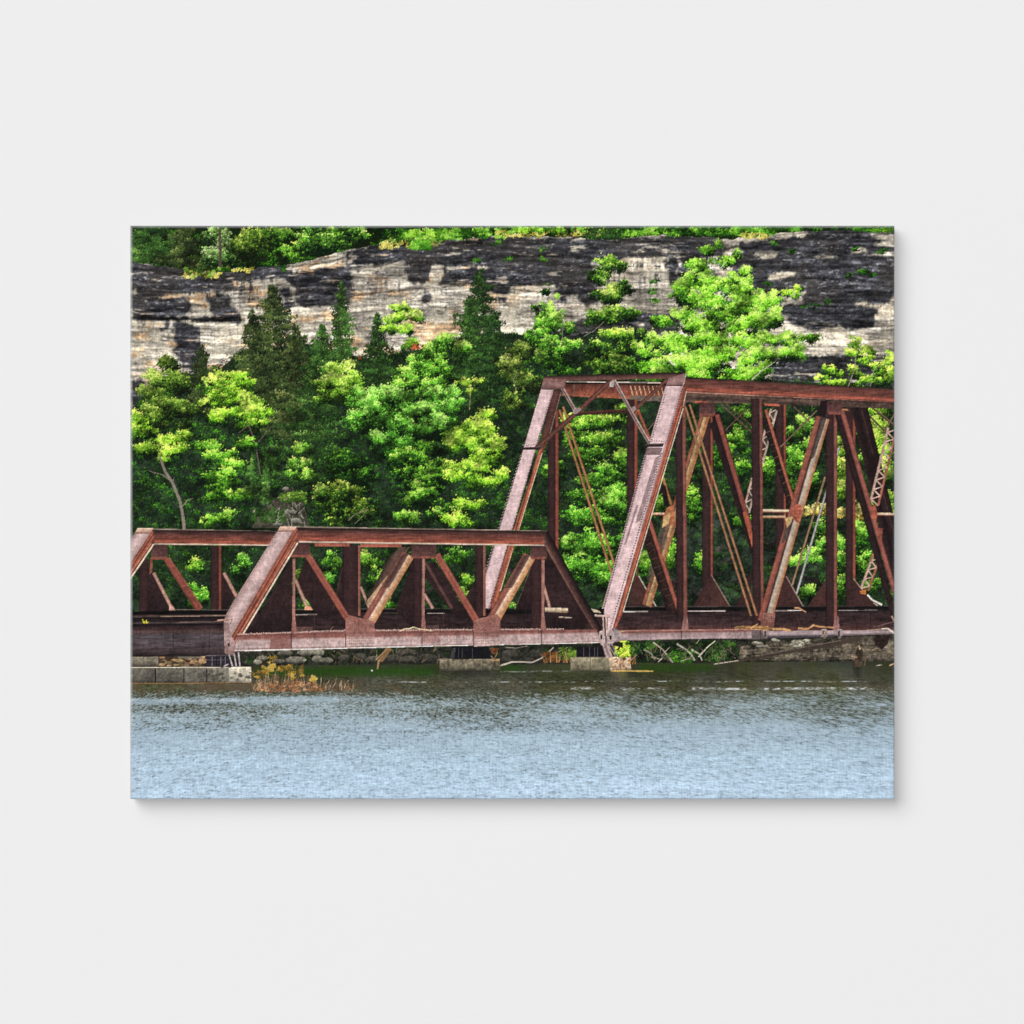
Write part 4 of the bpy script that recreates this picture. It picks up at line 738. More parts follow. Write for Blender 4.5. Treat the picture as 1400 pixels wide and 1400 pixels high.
    fill([(846, 863.4), (1030, 860), (1048, 860), (1048, 873.5), (970, 873), (846, 876)], [(0, C(112, 62, 58)), (.2, C(116, 76, 72)), (.32, C(140, 116, 118)), (.8, C(158, 136, 140)), (1, C(104, 88, 90))], axis=((846, 869), (1030, 866)), na=.22, nb=.25)
    bar((846, 862.5), (1030, 860.4), 1.2, C(166, 112, 100)); bar((931.4, 862), (931.4, 874.5), 1.2, C(44, 34, 36))
    fill([(1027, 860), (1049, 859), (1050, 873.5), (1028, 874)], [(0, C(100, 84, 84)), (1, C(74, 64, 66))], na=.3); bar((1040, 861), (1040, 874), 1, C(52, 44, 46))
    fill([(1045, 862.5), (1224, 861.5), (1224, 867), (1100, 871), (1045, 872)], [(0, C(146, 124, 126)), (.5, C(156, 138, 144)), (.8, C(90, 78, 82)), (1, C(44, 38, 40))], axis=((1045, 867), (1224, 864)), na=.25, nb=.3)
    bar((1048, 871.5), (1140, 869.5), 2.6, C(60, 58, 64))
    for x in (1047, 1127, 1148):
        use('pin_joint', None, tall); fill([(x-4, 860), (x+3, 860), (x+5, 868), (x, 874), (x-4, 868)], [(0, C(160, 142, 140)), (1, C(96, 84, 84))], na=.3); fill([(x-2, 863), (x, 862), (x, 871), (x-2, 870)], C(36, 30, 32), na=.2); 
    # portal
    far = use('end_post', 'pale pink far end post of the tall truss', tall)
    flange([(756, 534), (768, 534), (752, 596), (741, 622), (684, 810), (676, 834), (667, 834), (738, 612)], ((757, 534), (676, 830)))
    fill([(757, 534), (768, 534), (756, 585), (743, 612), (736, 614)], [(0, C(60, 36, 34)), (.6, C(84, 48, 42)), (1, C(64, 40, 38))], axis=((757, 534), (738, 612)), na=.3)
    bar((767, 536), (750, 600), 1, C(120, 100, 90)); bar((741, 620), (703, 744), 1.1, C(188, 168, 140)); bar((701, 750), (684, 808), 1.1, C(196, 176, 150))
    bar((738.5, 622), (678, 822), 2.2, [(0, C(150, 70, 40)), (1, C(176, 96, 58))], na=.3)
    face([(740, 530), (758, 531), (732, 616), (669, 832), (649, 832), (713, 622)], ((741, 530), (653, 830)))
    dots((757, 534), (732, 612), 3.4, RV, .95, RVL); dots((739, 534), (716, 610), 3.4, RV, .8); dots((731, 620), (671, 824), 4.4, RV, 1.05, RVL); dots((712.6, 624), (655, 812), 4.4, RV, 1.05, RVL)
    use('end_post', 'pale pink near end post of the tall truss', tall)
    flange([(922, 530), (939, 529), (934, 560), (914, 620), (852, 838), (838, 866), (836, 858)], ((938, 530), (848, 850)))
    bar((938.5, 534), (934, 556), 1.2, C(170, 150, 130)); bar((934, 558), (852, 836), 1.2, C(190, 174, 158)); bar((931.5, 556), (847, 842), 1.6, C(176, 90, 60))
    face([(910, 528), (934, 528), (912, 606), (838, 858), (829, 870), (821, 838), (826, 820), (884, 616)], ((921, 528), (832, 850)))
    fill([(890, 620), (897, 616), (868, 720), (846, 790), (844, 784)], PINK*1.12, na=.2, op=.35); fill([(884, 612), (906, 612), (903, 622), (881, 622)], C(92, 70, 72), na=.3, op=.75)
    fill([(896, 626), (903, 622), (876, 712), (868, 716)], C(112, 88, 92), na=.3, op=.7); fill([(870, 690), (873, 690), (856, 745), (853, 745)], C(104, 80, 84), na=.3, op=.6)
    dots((932.5, 532), (912, 602), 3.4, RV, 1.0, RVL); dots((909, 540), (890, 604), 3.4, RV, 1.0, RVL); dots((904, 620), (841, 836), 3.7, RV, 1.05, RVL); dots((882, 624), (824, 836), 3.7, RV, 1.05, RVL); dots((841, 836), (834, 862), 3.2, RV, .8)
    # portal strut and bracing
    for a, b, w, st in (((912, 519), (866, 562), 4.6, (C(70, 40, 36), C(112, 62, 50), C(60, 36, 33))), ((837, 519), (770, 581), 6.4, (C(66, 38, 34), C(106, 60, 50), C(58, 34, 32))), ((772, 579), (733, 613), 6.4, (C(60, 36, 32), C(104, 58, 46), C(50, 32, 30)))):
        use('portal_brace', None, tall); bar(a, b, w, [(0, st[0]), (.5, st[1]), (1, st[2])], na=.25)
    use('portal_brace', None, tall); bar((786, 565.5), (862, 561.5), 5, [(0, C(84, 46, 38)), (.5, C(60, 34, 30)), (1, C(40, 24, 22))], na=.3)
    for a, b in (((762, 519), (785.5, 560)), ((838, 517), (869, 574)), ((868, 572), (888, 606))):
        use('portal_brace', None, tall); bar(a, b, 5, [(0, C(140, 118, 114)), (.3, C(170, 146, 140)), (.45, C(60, 42, 40)), (.6, C(66, 46, 44)), (.75, C(150, 126, 120)), (1, C(100, 76, 72))], na=.25)
    fill([(783, 560), (792, 557), (795, 560), (788, 566), (784, 566)], C(130, 112, 110), na=.3); fill([(863, 557), (868, 555), (870, 560), (866, 564)], C(140, 120, 118), na=.3); fill([(834, 522), (840, 520), (839, 529), (833, 529)], C(150, 142, 142), na=.3)
    use('portal_strut', 'riveted strut across the top of the portal', tall); fill([(743, 514), (937, 508.5), (937, 517), (914, 518), (840, 519), (773, 521), (743, 520)], [(0, C(24, 20, 19)), (.25, C(46, 31, 30)), (.5, C(82, 52, 48)), (.9, C(102, 64, 56)), (1, C(50, 34, 32))], axis=((743, 517), (937, 513)), na=.25, nb=.2)
    fill([(743, 517), (774, 519), (771, 531), (759, 533), (740, 532)], [(0, C(112, 74, 70)), (.6, C(128, 92, 90)), (1, C(84, 52, 50))], axis=((743, 530), (774, 530)), na=.25, nb=.25)
    fill([(914, 517), (938, 510), (936, 527), (910, 528)], [(0, C(104, 74, 72)), (.6, C(134, 100, 98)), (1, C(112, 76, 74))], axis=((914, 520), (937, 517)), na=.22, nb=.25); bar((910, 527.6), (936, 526.4), 1.1, C(60, 44, 46)); bar((740, 532), (759, 532.6), 1.1, C(84, 64, 64)); dots((938, 512), (934, 527), 3, RVL, .7)
    fill([(713, 612), (742, 610), (738, 615), (714, 615)], [(0, C(100, 84, 84)), (.5, C(44, 34, 35)), (1, C(34, 26, 27))], na=.25); fill([(881, 607), (908, 606), (906, 611), (883, 611)], [(0, C(94, 80, 80)), (.4, C(46, 36, 37)), (1, C(34, 26, 27))], na=.25); dots((716, 609), (733, 608), 3, RV, .8, RVL); dots((888, 603), (908, 603), 3, RV, .8, RVL)
    # ======== low (pony) truss
    low = use('truss_span', 'low rusty pony truss bridge span on the left')
    fill([(310, 834), (826, 832), (826, 866), (310, 872)], [(0, C(18, 16, 17)), (.14, C(18, 16, 17)), (.22, C(38, 27, 29)), (.7, C(44, 30, 31)), (1, C(56, 36, 35))], na=.3, nb=.3, streak='h')
    bar((380, 833.6), (700, 831), .9, C(70, 62, 58)); bar((404, 840.4), (436, 840), 1.1, C(150, 134, 128)); bar((584, 838.6), (608, 838.4), 1.1, C(132, 120, 116)); bar((445, 838.5), (560, 838), .8, C(66, 58, 56))
    for x in (388, 430, 566, 606, 729): bar((x, 838), (x, 864), 1, C(62, 46, 40), op=.7)
    fill([(406, 857), (428, 857), (428, 866), (406, 866)], C(86, 58, 54), na=.3); fill([(584, 855), (600, 855), (600, 864), (584, 864)], C(76, 52, 50), na=.3); fill([(742, 842), (763, 842), (761, 862), (742, 862)], C(98, 70, 64), na=.3)
    # dark knee braces and far members
    for pts in ([(397, 766), (399, 766), (399, 864), (340, 866), (362, 828)], [(565, 764), (567, 830), (567, 862), (541, 834)], [(468, 770), (470, 834), (455, 834)], [(650, 792), (652, 834), (627, 834)], [(726, 775), (728, 834), (704, 834)], [(190, 764), (208, 782), (232, 834), (196, 842), (190, 836)], [(302, 782), (308, 784), (322, 812), (310, 834), (302, 834)], [(744, 765), (756, 766), (800, 830), (800, 862), (744, 862)], [(418, 764), (426, 766), (468, 838), (438, 846), (404, 800)], [(583, 770), (596, 768), (642, 845), (625, 846), (581, 790)]):
        use('knee_brace', None, low); fill(pts, [(0, C(34, 23, 25)), (.5, C(46, 30, 32)), (1, C(30, 21, 23))], na=.3, nb=.3)
    bar((726, 776), (704, 834), .8, C(84, 68, 60)); bar((470, 768), (455, 834), .8, C(64, 46, 42))
    for x0, x1, y0, y1, e in ((288, 299.5, 746, 834, 3), (468, 490, 746, 842, 3.2), (650, 661, 746, 842, 3.2), (565, 577.5, 762, 863, 3.2), (726, 740.5, 763, 861, 3.4), (190, 203, 764, 840, 0)):
        post(x0, x1, y0, y1, e, low, None, ec=C(132, 78, 66) if x0 > 300 else C(122, 58, 44))
    fill([(206, 762), (209, 762), (208, 782), (204, 786)], C(132, 66, 50), na=.3)
    for a, b, w in (((210, 783), (236, 834), 4.4), ((306, 783), (324, 817), 4.6), ((404, 793), (421, 833), 4.4), ((493, 802), (506, 834), 3.6), ((580, 812), (592, 832), 4), ((743, 800), (752, 832), 4)):
        use('diagonal', 'thin pale far diagonal', low); bar(a, b, w, [(0, C(140, 98, 86)), (.6, C(176, 132, 118)), (1, C(130, 88, 76))], na=.25)
    fill([(417, 829), (424, 829), (428, 834), (416, 834)], C(190, 130, 100), na=.3); fill([(232, 828), (236, 828), (240, 834.5), (231, 834.5)], C(176, 130, 116), na=.3)
    use('diagonal', 'dark thin far diagonal', low); bar((582, 770), (618, 832), 5, [(0, C(62, 40, 38)), (.6, C(88, 56, 52)), (1, C(46, 30, 30))], na=.25)
    use('diagonal', 'dark far diagonal with a pale foot', low); fill([(532, 762), (548, 748), (560, 748), (505, 830), (500, 822)], [(0, C(112, 84, 72)), (.15, C(70, 50, 46)), (.6, C(84, 62, 52)), (1, C(48, 34, 34))], axis=((540, 755), (502, 826)), na=.3); fill([(530, 786), (534, 790), (506, 832), (501, 822)], C(190, 152, 112), na=.3, op=.75)
    use('diagonal', 'red brown diagonal of the far left panel', low); bar((228, 764), (273, 834), 9, [(0, C(140, 76, 62)), (.3, C(116, 56, 46)), (.6, C(134, 64, 50)), (1, C(96, 46, 40))], na=.25, w1=11)
    for lab, a, b, w in (('diagonal falling right from the first gusset of the low truss', (420, 758), (475, 846), 9), ('diagonal falling right from the middle gusset of the low truss', (597, 758), (651, 848), 9.6)):
        use('diagonal', lab, low); bar(a, b, w, [(0, C(108, 56, 48)), (.2, C(150, 78, 62)), (.5, C(128, 62, 52)), (.8, C(146, 74, 58)), (1, C(84, 44, 40))], na=.22)
    for lab, a, b, w in (('cream riveted diagonal in the middle of the low truss', (558, 758), (504, 849), 18), ('cream riveted diagonal at the right end of the low truss', (724, 760), (674, 848), 18)):
        use('diagonal', lab, low)
        bar(a, b, w, [(0, C(150, 96, 70)), (.12, C(172, 116, 66)), (.3, CREAM), (.5, C(206, 174, 150)), (.55, C(190, 150, 132)), (.62, C(122, 66, 56)), (.85, C(140, 76, 64)), (1, C(100, 54, 48))], na=.25, nb=.25)
        mx, my = a[0]+(b[0]-a[0])*.5, a[1]+(b[1]-a[1])*.5
        fill([(a[0]-9, a[1]), (a[0]+2, a[1]-2), (mx+1, my), (mx-9, my)], [(0, C(84, 60, 50)), (.7, C(56, 40, 38)), (1, C(100, 62, 54))], axis=(a, b), na=.3, op=.8)
        dots((mx-5, my+2), (b[0]-5, b[1]-4), 3.2, C(110, 80, 62), .6); dots((mx-1.5, my+2), (b[0]-1, b[1]-5), 3.2, C(110, 80, 62), .6)
    for x0, x1, y0, y1 in ((207, 229, 742, 765), (397, 423.5, 740, 762), (562, 596.5, 744, 763.5), (725, 748, 745, 764.5)):
        use('gusset_plate', None, low); fill([(x0, y0), (x1, y0), (x1, y1-3), (x1-2, y1), (x0+1, y1), (x0, y1-2)], [(0, C(50, 32, 33)), (.3, C(72, 44, 43)), (.82, C(84, 52, 49)), (.9, C(140, 72, 58)), (1, C(104, 54, 46))], na=.3)
        for k in range(5): dots((x0+2, y0+3+k*3.4), (x1-2, y0+3+k*3.4), 3, C(48, 30, 30), .5)
    use('top_chord', 'far left top chord of the low truss', low)
    CH = [(0, C(150, 142, 126)), (.06, C(120, 104, 90)), (.10, C(28, 21, 21)), (.2, C(56, 34, 33)), (.4, C(96, 52, 45)), (.66, C(116, 56, 45)), (.78, C(150, 70, 52)), (.86, C(128, 58, 44)), (.9, C(176, 140, 116)), (.95, C(190, 176, 158)), (1, C(70, 56, 48))]
    fill([(209, 722.6), (382, 726), (372, 746), (208, 745)], CH, axis=((209, 734), (380, 736)), na=.18, nb=.16, streak='h')
    use('top_chord', 'near top chord of the low truss', low)
    bar((430, 744.5), (478, 745), 4.6, C(150, 78, 62), na=.3); bar((493, 745.6), (549, 746), 4.6, C(150, 78, 62), na=.3)
    fill([(404, 719.6), (748, 725.4), (750, 730), (746, 746.4), (404, 742)], CH, axis=((404, 731), (748, 736)), na=.18, nb=.16, streak='h')
    use('end_post', 'dark right end post of the low truss', low)
    fill([(748, 725), (752, 731), (801, 820), (822, 858), (820, 875), (788, 822), (745, 747), (742, 740)], [(0, C(90, 66, 60)), (.1, C(108, 72, 64)), (.3, C(78, 48, 44)), (.55, C(56, 35, 34)), (.75, C(34, 24, 25)), (1, C(18, 15, 16))][::1], axis=((821, 860), (748, 728)), na=.25, nb=.2)
    # left end posts
    def lep(lab, cap, fc, fl, ax, e, r1, r2):
        use('end_post', lab, low)
        flange(fl, ax); bar(e[0], e[1], 2.2, EDGE, na=.25); bar((e[0][0]-3.4, e[0][1]-1), (e[1][0]-3.6, e[1][1]-2), 1.4, C(182, 104, 76), na=.3)
        fill(fc, [(0, C(130, 98, 92)), (.12, C(164, 134, 132)), (.5, C(190, 164, 164)), (.85, C(160, 130, 128)), (1, C(110, 80, 76))], axis=ax, na=.17, nb=.2)
        dots(*r1, 3.2, C(96, 70, 68), .7, C(206, 186, 182)); dots(*r2, 3.2, C(96, 70, 68), .6)
        fill(cap, [(0, C(206, 176, 150)), (.6, C(178, 140, 122)), (1, C(120, 70, 58))], axis=((cap[0][0], cap[0][1]), (cap[1][0], cap[1][1])), na=.2)
    lep('far left end post cut by the canvas edge', [(188, 722), (209.5, 722), (206, 729.5), (184, 729.5)], [(184, 729), (206, 729), (178, 771), (177, 738)], [(206, 727), (209, 724), (211, 742), (177, 794), (177, 770)], ((206, 728), (180, 768)), ((210, 744), (177, 793)), ((204, 732), (179, 769)), ((184, 731), (178, 740)))
    lep('pink near end post of the low truss', [(383, 719.6), (405.5, 719.6), (401.5, 727), (379, 727)], [(379, 727), (401, 727), (346, 820), (314, 872), (308, 864), (306, 846), (320, 820)], [(400, 725), (406, 721), (408, 741), (360, 822), (322, 886), (314, 872), (346, 820)], ((401, 727), (318, 870)), ((407, 742), (322, 884)), ((378, 729), (310, 842)), ((398, 731), (316, 866)))
    # left approach girder
    ap = use('plate_girder', 'dark plate girder of the approach span at the left edge')
    fill([(177, 836), (310, 834), (306, 852), (307, 897), (177, 898)], [(0, BLK), (.08, BLK), (.11, C(74, 56, 50)), (.14, C(24, 19, 20)), (.24, C(36, 28, 30)), (.27, C(70, 60, 58)), (.30, C(20, 17, 19)), (.36, C(46, 32, 34)), (.46, C(68, 52, 50)), (.56, C(74, 66, 70)), (.72, C(70, 61, 64)), (.9, C(58, 47, 48)), (1, C(30, 24, 26))], axis=((177, 836), (310, 835)), na=.22, nb=.25, streak='h')
    bar((220, 842.8), (312, 841.6), 1.3, C(132, 108, 96)); bar((245, 850.6), (302, 849.6), 1, C(104, 84, 78)); bar((178, 843.4), (220, 843), 1, C(82, 70, 66)); bar((238, 833.5), (312, 834), .9, C(96, 84, 78))
    for x in (237, 286): bar((x, 854), (x, 894), 1.2, C(48, 36, 38), op=.8)
    use('paint_mark', 'small yellow paint mark', ap)
    for pts in (((195, 846.5), (195.6, 849), (196.6, 852)), ((197.4, 849.4), (196.4, 851), (197.6, 852.4), (199, 851), (197.8, 849.6)), ((200.2, 847.6), (200, 852), (201.6, 851.6)), ((202.6, 849.4), (202.2, 851.6))): poly_line(list(pts), 1.2, C(206, 196, 60), na=.1)
    use('bearing', 'pale riveted bearing post at the end of the approach girder', ap)
    fill([(306, 850), (312, 852), (316, 868), (324, 884), (319, 897), (307, 893)], [(0, C(140, 112, 106)), (.5, C(166, 140, 136)), (1, C(112, 86, 82))], na=.3); fill([(311, 880), (314, 878), (314, 884), (312, 884)], C(40, 30, 30), na=.2); fill([(308, 862), (316, 852), (318, 846), (312, 858)], C(76, 56, 54), na=.3)
    bar((297, 848.5), (318, 846.6), 2.6, [(0, C(170, 132, 112)), (.5, C(190, 150, 130)), (1, C(90, 60, 52))], na=.3)
    fill([(283, 896), (316, 895.5), (318, 912), (281, 912)], C(40, 36, 40), na=.3); bar((281, 896.4), (316, 895.8), 1.2, C(96, 88, 92)); bar((283, 902), (312, 902), 1, C(84, 78, 84))
    for x in (290, 296, 302, 308): bar((x, 898), (x, 911), 1, C(96, 92, 100) if x != 296 else C(20, 20, 24))
    for a, b in (((313, 895), (318, 911)), ((320, 893), (323, 911)), ((326, 892), (328, 911)), ((312, 908), (306, 911))): bar(a, b, 1.8, C(170, 158, 160), na=.2)
    # bottom chord of low truss
    use('bottom_chord', 'pale riveted bottom chord of the low truss', low)
    fill([(324, 867.6), (450, 863), (645, 861.5), (816, 860.6), (820, 879), (600, 883.6), (450, 886.4), (321, 890.6)], [(0, C(130, 86, 80)), (.1, C(112, 64, 58)), (.32, C(128, 78, 72)), (.42, C(164, 138, 136)), (.8, C(172, 148, 148)), (.9, C(140, 112, 110)), (.95, C(214, 198, 190)), (1, C(110, 90, 84))], axis=((322, 879), (818, 869)), na=.24, nb=.25)
    fill([(371, 871), (398, 869), (398, 886), (368, 888)], C(128, 74, 68), na=.25, op=.75); fill([(577, 866), (600, 865), (602, 878), (574, 880)], C(140, 92, 86), na=.25, op=.6)
    for a, b in (((326, 867.6), (472, 862.4)), ((512, 862.2), (647, 861.2)), ((684, 861), (770, 860.4))): dots(a, b, 2.3, C(176, 136, 126), .9, C(214, 184, 174), .25); dots((a[0], a[1]+2.6), (b[0], b[1]+2.6), 2.5, C(92, 56, 52), .6)
    dots((324, 888), (472, 884.6), 2.3, C(84, 66, 66), .6); dots((474, 884), (640, 881.4), 2.3, C(104, 84, 82), .55)
    for a, b in (((512, 868), (646, 866)), ((512, 872), (646, 870)), ((520, 877), (646, 874))): dots(a, b, 4.2, C(120, 92, 90), .6)
    bar((334, 889.8), (600, 883), 1.1, C(226, 214, 204)); bar((600, 883), (818, 878.6), 1.1, C(222, 200, 190))
    for x, y0, y1 in ((398.4, 864.5, 887), (472.6, 863, 885.6), (577, 862, 883.4), (740.6, 861, 881), (647.4, 861, 882.6), (804, 872, 878)): bar((x, y0), (x, y1), 1, C(50, 36, 38))
    for pts, x0, x1 in (([(472.5, 847), (477, 841), (495, 845.5), (505, 847), (512, 851.5), (512, 866), (472.5, 867)], 474, 511), ([(647, 850), (652, 846.5), (668, 842.6), (679, 839.5), (684, 844), (684, 864), (647.5, 864.6)], 649, 682)):
        use('gusset_plate', 'large riveted gusset on the bottom chord', low); fill(pts, [(0, C(150, 92, 80)), (.5, C(132, 82, 74)), (1, C(142, 92, 84))], na=.24, nb=.2)
        y = 864
        fill([(x0-1, y), (x1+1, y-.6), (x1+1, y+18), (x0-1, y+20)], [(0, C(126, 80, 74)), (.3, C(140, 96, 90)), (.5, C(172, 144, 140)), (1, C(178, 152, 148))], na=.24)
        for k in range(5): dots((x0+1, y+2+k*3.5), (x1-1, y+1.4+k*3.5), 2.6, C(96, 64, 62), .6)
        for k in range(4): dots((x0+1+k*2.4, 850+k*.6-1), (x0+9+k*2, 860-k*1.2), 2.6, C(96, 60, 54), .6, C(188, 146, 134)); dots((x1-11+k*2.6, 852+k-1), (x1-4+k*1.2, 846+k*3), 2.6, C(96, 60, 54), .6, C(188, 146, 134))
        xm = (x0+x1)/2; dots((xm-1.6, 849), (xm-1.6, 861), 2.8, C(96, 60, 54), .6); dots((xm+2, 849), (xm+2, 861), 2.8, C(96, 60, 54), .6)
    for x, y0, y1 in ((402, 764, 865), (579, 764, 864), (742.6, 766, 862)):
        use('post_foot', None, low); fill([(x-2, y0), (x+1.8, y0), (x+1.6, y1-20), (x+4.4, y1), (x-3.6, y1), (x-2.4, y1-20)], [(0, C(112, 70, 64)), (.5, C(150, 100, 90)), (1, C(116, 72, 64))], axis=((x, y0), (x, y1)), na=.25)
        dots((x, y1-17), (x, y1-1), 2.8, C(92, 60, 56), .7)
    # shoe where trusses meet
    use('bearing', 'pale pinned shoe joining the two trusses', tall)
    bar((813, 841.6), (834, 843), 3, [(0, C(176, 150, 140)), (.5, C(196, 170, 160)), (1, C(110, 84, 78))], na=.25); bar((824.6, 842), (826, 866), 2.4, C(168, 140, 130)); bar((826.6, 843), (828, 878), 2, C(28, 22, 23)); bar((830.5, 844), (830, 862), 2.2, C(150, 120, 112))
    fill([(819, 864), (824, 861), (827, 866), (828, 880), (838, 882), (822, 882), (818, 876)], C(164, 144, 140), na=.3); fill([(829, 866), (836, 860), (842, 868), (846, 872), (838, 880), (829, 880)], C(160, 140, 138), na=.3); fill([(838, 858), (846, 862), (856, 874), (842, 878)], C(136, 122, 124), na=.3)
    fill([(821, 868), (823.6, 868), (823.6, 874), (821.4, 874)], C(24, 20, 20), na=.2); fill([(833, 868.6), (836, 869), (836.4, 874), (833.6, 875)], C(24, 20, 20), na=.2)
    fill([(823, 880), (832, 880), (838, 899), (828, 899)], [(0, C(130, 108, 106)), (.25, C(176, 152, 148)), (.5, C(110, 90, 90)), (.75, C(176, 152, 148)), (1, C(110, 90, 90))], axis=((826, 880), (833, 899)), na=.3)
    for a, b in (((832, 882), (842, 898)), ((836, 880), (844, 896))): bar(a, b, 1.1, C(150, 136, 136))
    # ======== things lying on the floor and chords
    use('log', 'pale sawn log lying across the floor of the low bridge'); fill([(745, 830.4), (776, 831.6), (777, 836), (775, 838.2), (745, 836.6)], [(0, C(210, 192, 166)), (.4, C(186, 164, 138)), (1, C(92, 74, 60))], na=.3); bar((764, 843.6), (782, 844.6), 1.3, C(170, 152, 136))
    use('driftwood', 'pale broken plank beside the shoe of the tall truss'); fill([(808, 832), (818, 834.6), (822, 838), (812, 837)], C(206, 188, 160), na=.25)
    use('driftwood', 'pale curved stick lying on the bottom chord of the low bridge'); twig([(546, 863), (553, 860), (560, 859.5), (565, 857.4), (572, 859.6), (582, 861), (590, 862.6)], 1.6, 1.2, C(222, 196, 160))
    use('driftwood', 'thin dark twigs on the bottom chord left of the first gusset'); twig([(442, 864), (450, 863), (456, 856)], 1.2, .7, C(120, 92, 80))
    use('driftwood', 'heap of brown driftwood sticks on the bottom chord of the tall truss')
    for k in range(46):
        x = R.uniform(1002, 1044); y = 856+R.rand()*4; twig([(x, y), (x+R.uniform(8, 22), y+R.uniform(-2.4, 3.2))], R.uniform(.9, 2), .7, vary((172, 128, 84), .55, 1.15))
    twig([(1056, 860), (1070, 860), (1081, 862.5)], 3, 3.2, C(196, 150, 100)); twig([(1026, 859), (1036, 853)], 1.6, 1, C(196, 150, 104))
    use('driftwood', 'forked tan branch on the bottom chord right of the driftwood heap'); twig([(1091, 859), (1104, 860), (1112, 855), (1122, 857), (1140, 858)], 2.6, 2, C(182, 134, 92)); twig([(1108, 858), (1113, 854)], 2, 2.6, C(206, 158, 112)); twig([(1128, 862), (1126, 869), (1122, 871)], 1.4, 1, C(170, 140, 110))
    use('driftwood', 'white forked branch on the chord at the right edge'); twig([(1205, 860), (1214, 859.4), (1223, 866)], 1.6, 2.2, C(226, 212, 196)); twig([(1186, 861.6), (1206, 860)], 1, 1, C(170, 140, 120)); twig([(1219, 842), (1223, 850)], 2.4, 2, C(160, 130, 110)); twig([(1200, 856), (1222, 850)], .7, .6, C(130, 104, 90))
    use('driftwood', 'short bent stick on the floor beside the heavy diagonal'); twig([(1086, 831), (1092, 831), (1102, 837)], 2.2, 1.4, C(178, 130, 92)); twig([(1089, 842), (1094, 855)], 1, .7, C(74, 50, 42))
    # a little of the colour washes out of the rust
    steel = np.array([t is not None and (t[0] == 'truss_span' or t[1] in (tall, low)) for t in IDS])[idm]
    lum = img.mean(-1, keepdims=True)*np.array([1.12, .98, .90], np.float32)
    img[steel] = np.clip((img*.78+lum*.22)*1.05, 0, 1)[steel]
def paint_all():
    paint_plateau(); paint_cliff(); paint_rim(); paint_hill(); paint_river(); paint_bank_things(); paint_piers(); paint_bridge()
LK, LF = .985, .595

# ------------------------------------------------------------------ cut the sheet into printed pieces
paint_all()
FOLI = {'tree', 'shrub', 'undergrowth', 'background_wood', 'grass', 'ledge_plants', 'brush', 'trunk'}
def printed():
    """ink colour at the cell corners (mean of the 2 x 2 dots round each) and one id per 1 mm cell"""
    im = .018+.982*np.clip(img, 0, 1)          # printed blacks are never quite black
    p = np.pad(im, ((1, 1), (1, 1), (0, 0)), mode='edge')
    v = (p[0::2, 0::2]+p[1::2, 0::2]+p[0::2, 1::2]+p[1::2, 1::2])/4          # (PH+1, PW+1, 3)
    q = np.pad(v, ((1, 1), (1, 1), (0, 0)), mode='edge')
    soft = sum(q[a:a+v.shape[0], b:b+v.shape[1]]*(2-abs(a-1))*(2-abs(b-1)) for a in range(3) for b in range(3))/16
    v = np.clip(v+.6*(v-soft), 0, 1)          # print sharpening
    ids = idm[0::2, 0::2].copy()
    # tidy the edges of the leafy pieces: strongest id among the eight neighbours
    best = np.zeros(ids.shape, np.float32); lab = ids.copy()
    for k in np.unique(ids):
        m = np.pad((ids == k).astype(np.float32), 1, mode='edge')
        c = sum(m[a:a+ids.shape[0], b:b+ids.shape[1]] for a in range(3) for b in range(3))+.9*(ids == k)
        w = c > best; best[w] = c[w]; lab[w] = k
    fol = np.array([i is not None and i[0] in FOLI for i in IDS])
    ids = np.where(fol[ids], lab, ids)
    under = next(i for i, t in enumerate(IDS) if t and t[0] == 'undergrowth')
    cnt = np.bincount(ids.ravel(), minlength=len(IDS))
    for i, t in enumerate(IDS):
        if t and 0 < cnt[i] < 14 and not any(u and u[1] == i for u in IDS):
            ids[ids == i] = t[1] if t[1] is not None else under
    ids[ids == 0] = under
    return v, ids
VCOL, CELL = printed()

# ------------------------------------------------------------------ scene
import bpy
sc = bpy.context.scene
COL = sc.collection
def nodes(name):
    m = bpy.data.materials.new(name); m.use_nodes = True
    nt = m.node_tree; nt.nodes.clear()
    return m, nt, nt.nodes.new, nt.links.new
KEY = 1.07              # light reaching a white surface here; ink reflectance = printed tone / KEY
def lin(c): return np.where(c <= .04045, c/12.92, ((np.maximum(c, 0)+.055)/1.055)**2.4)

def thread(nt, N, L, vec, sx, sy, detail=2):
    mp = N('ShaderNodeMapping'); mp.inputs['Scale'].default_value = (sx, 1, sy); L(vec, mp.inputs['Vector'])
    n = N('ShaderNodeTexNoise'); n.inputs['Scale'].default_value = 1; n.inputs['Detail'].default_value = detail; n.inputs['Roughness'].default_value = .6
    L(mp.outputs[0], n.inputs['Vector']); return n.outputs['Fac']
def weave(nt, N, L):
    """height of the cotton weave, about -.5 .. .5"""
    tc = N('ShaderNodeTexCoord')
    a = thread(nt, N, L, tc.outputs['Object'], 60, 430); b = thread(nt, N, L, tc.outputs['Object'], 430, 60)
    s = N('ShaderNodeMath'); s.operation = 'ADD'; L(a, s.inputs[0]); L(b, s.inputs[1])
    o = N('ShaderNodeMath'); o.operation = 'SUBTRACT'; L(s.outputs[0], o.inputs[0]); o.inputs[1].default_value = 1.0
    return o.outputs[0]
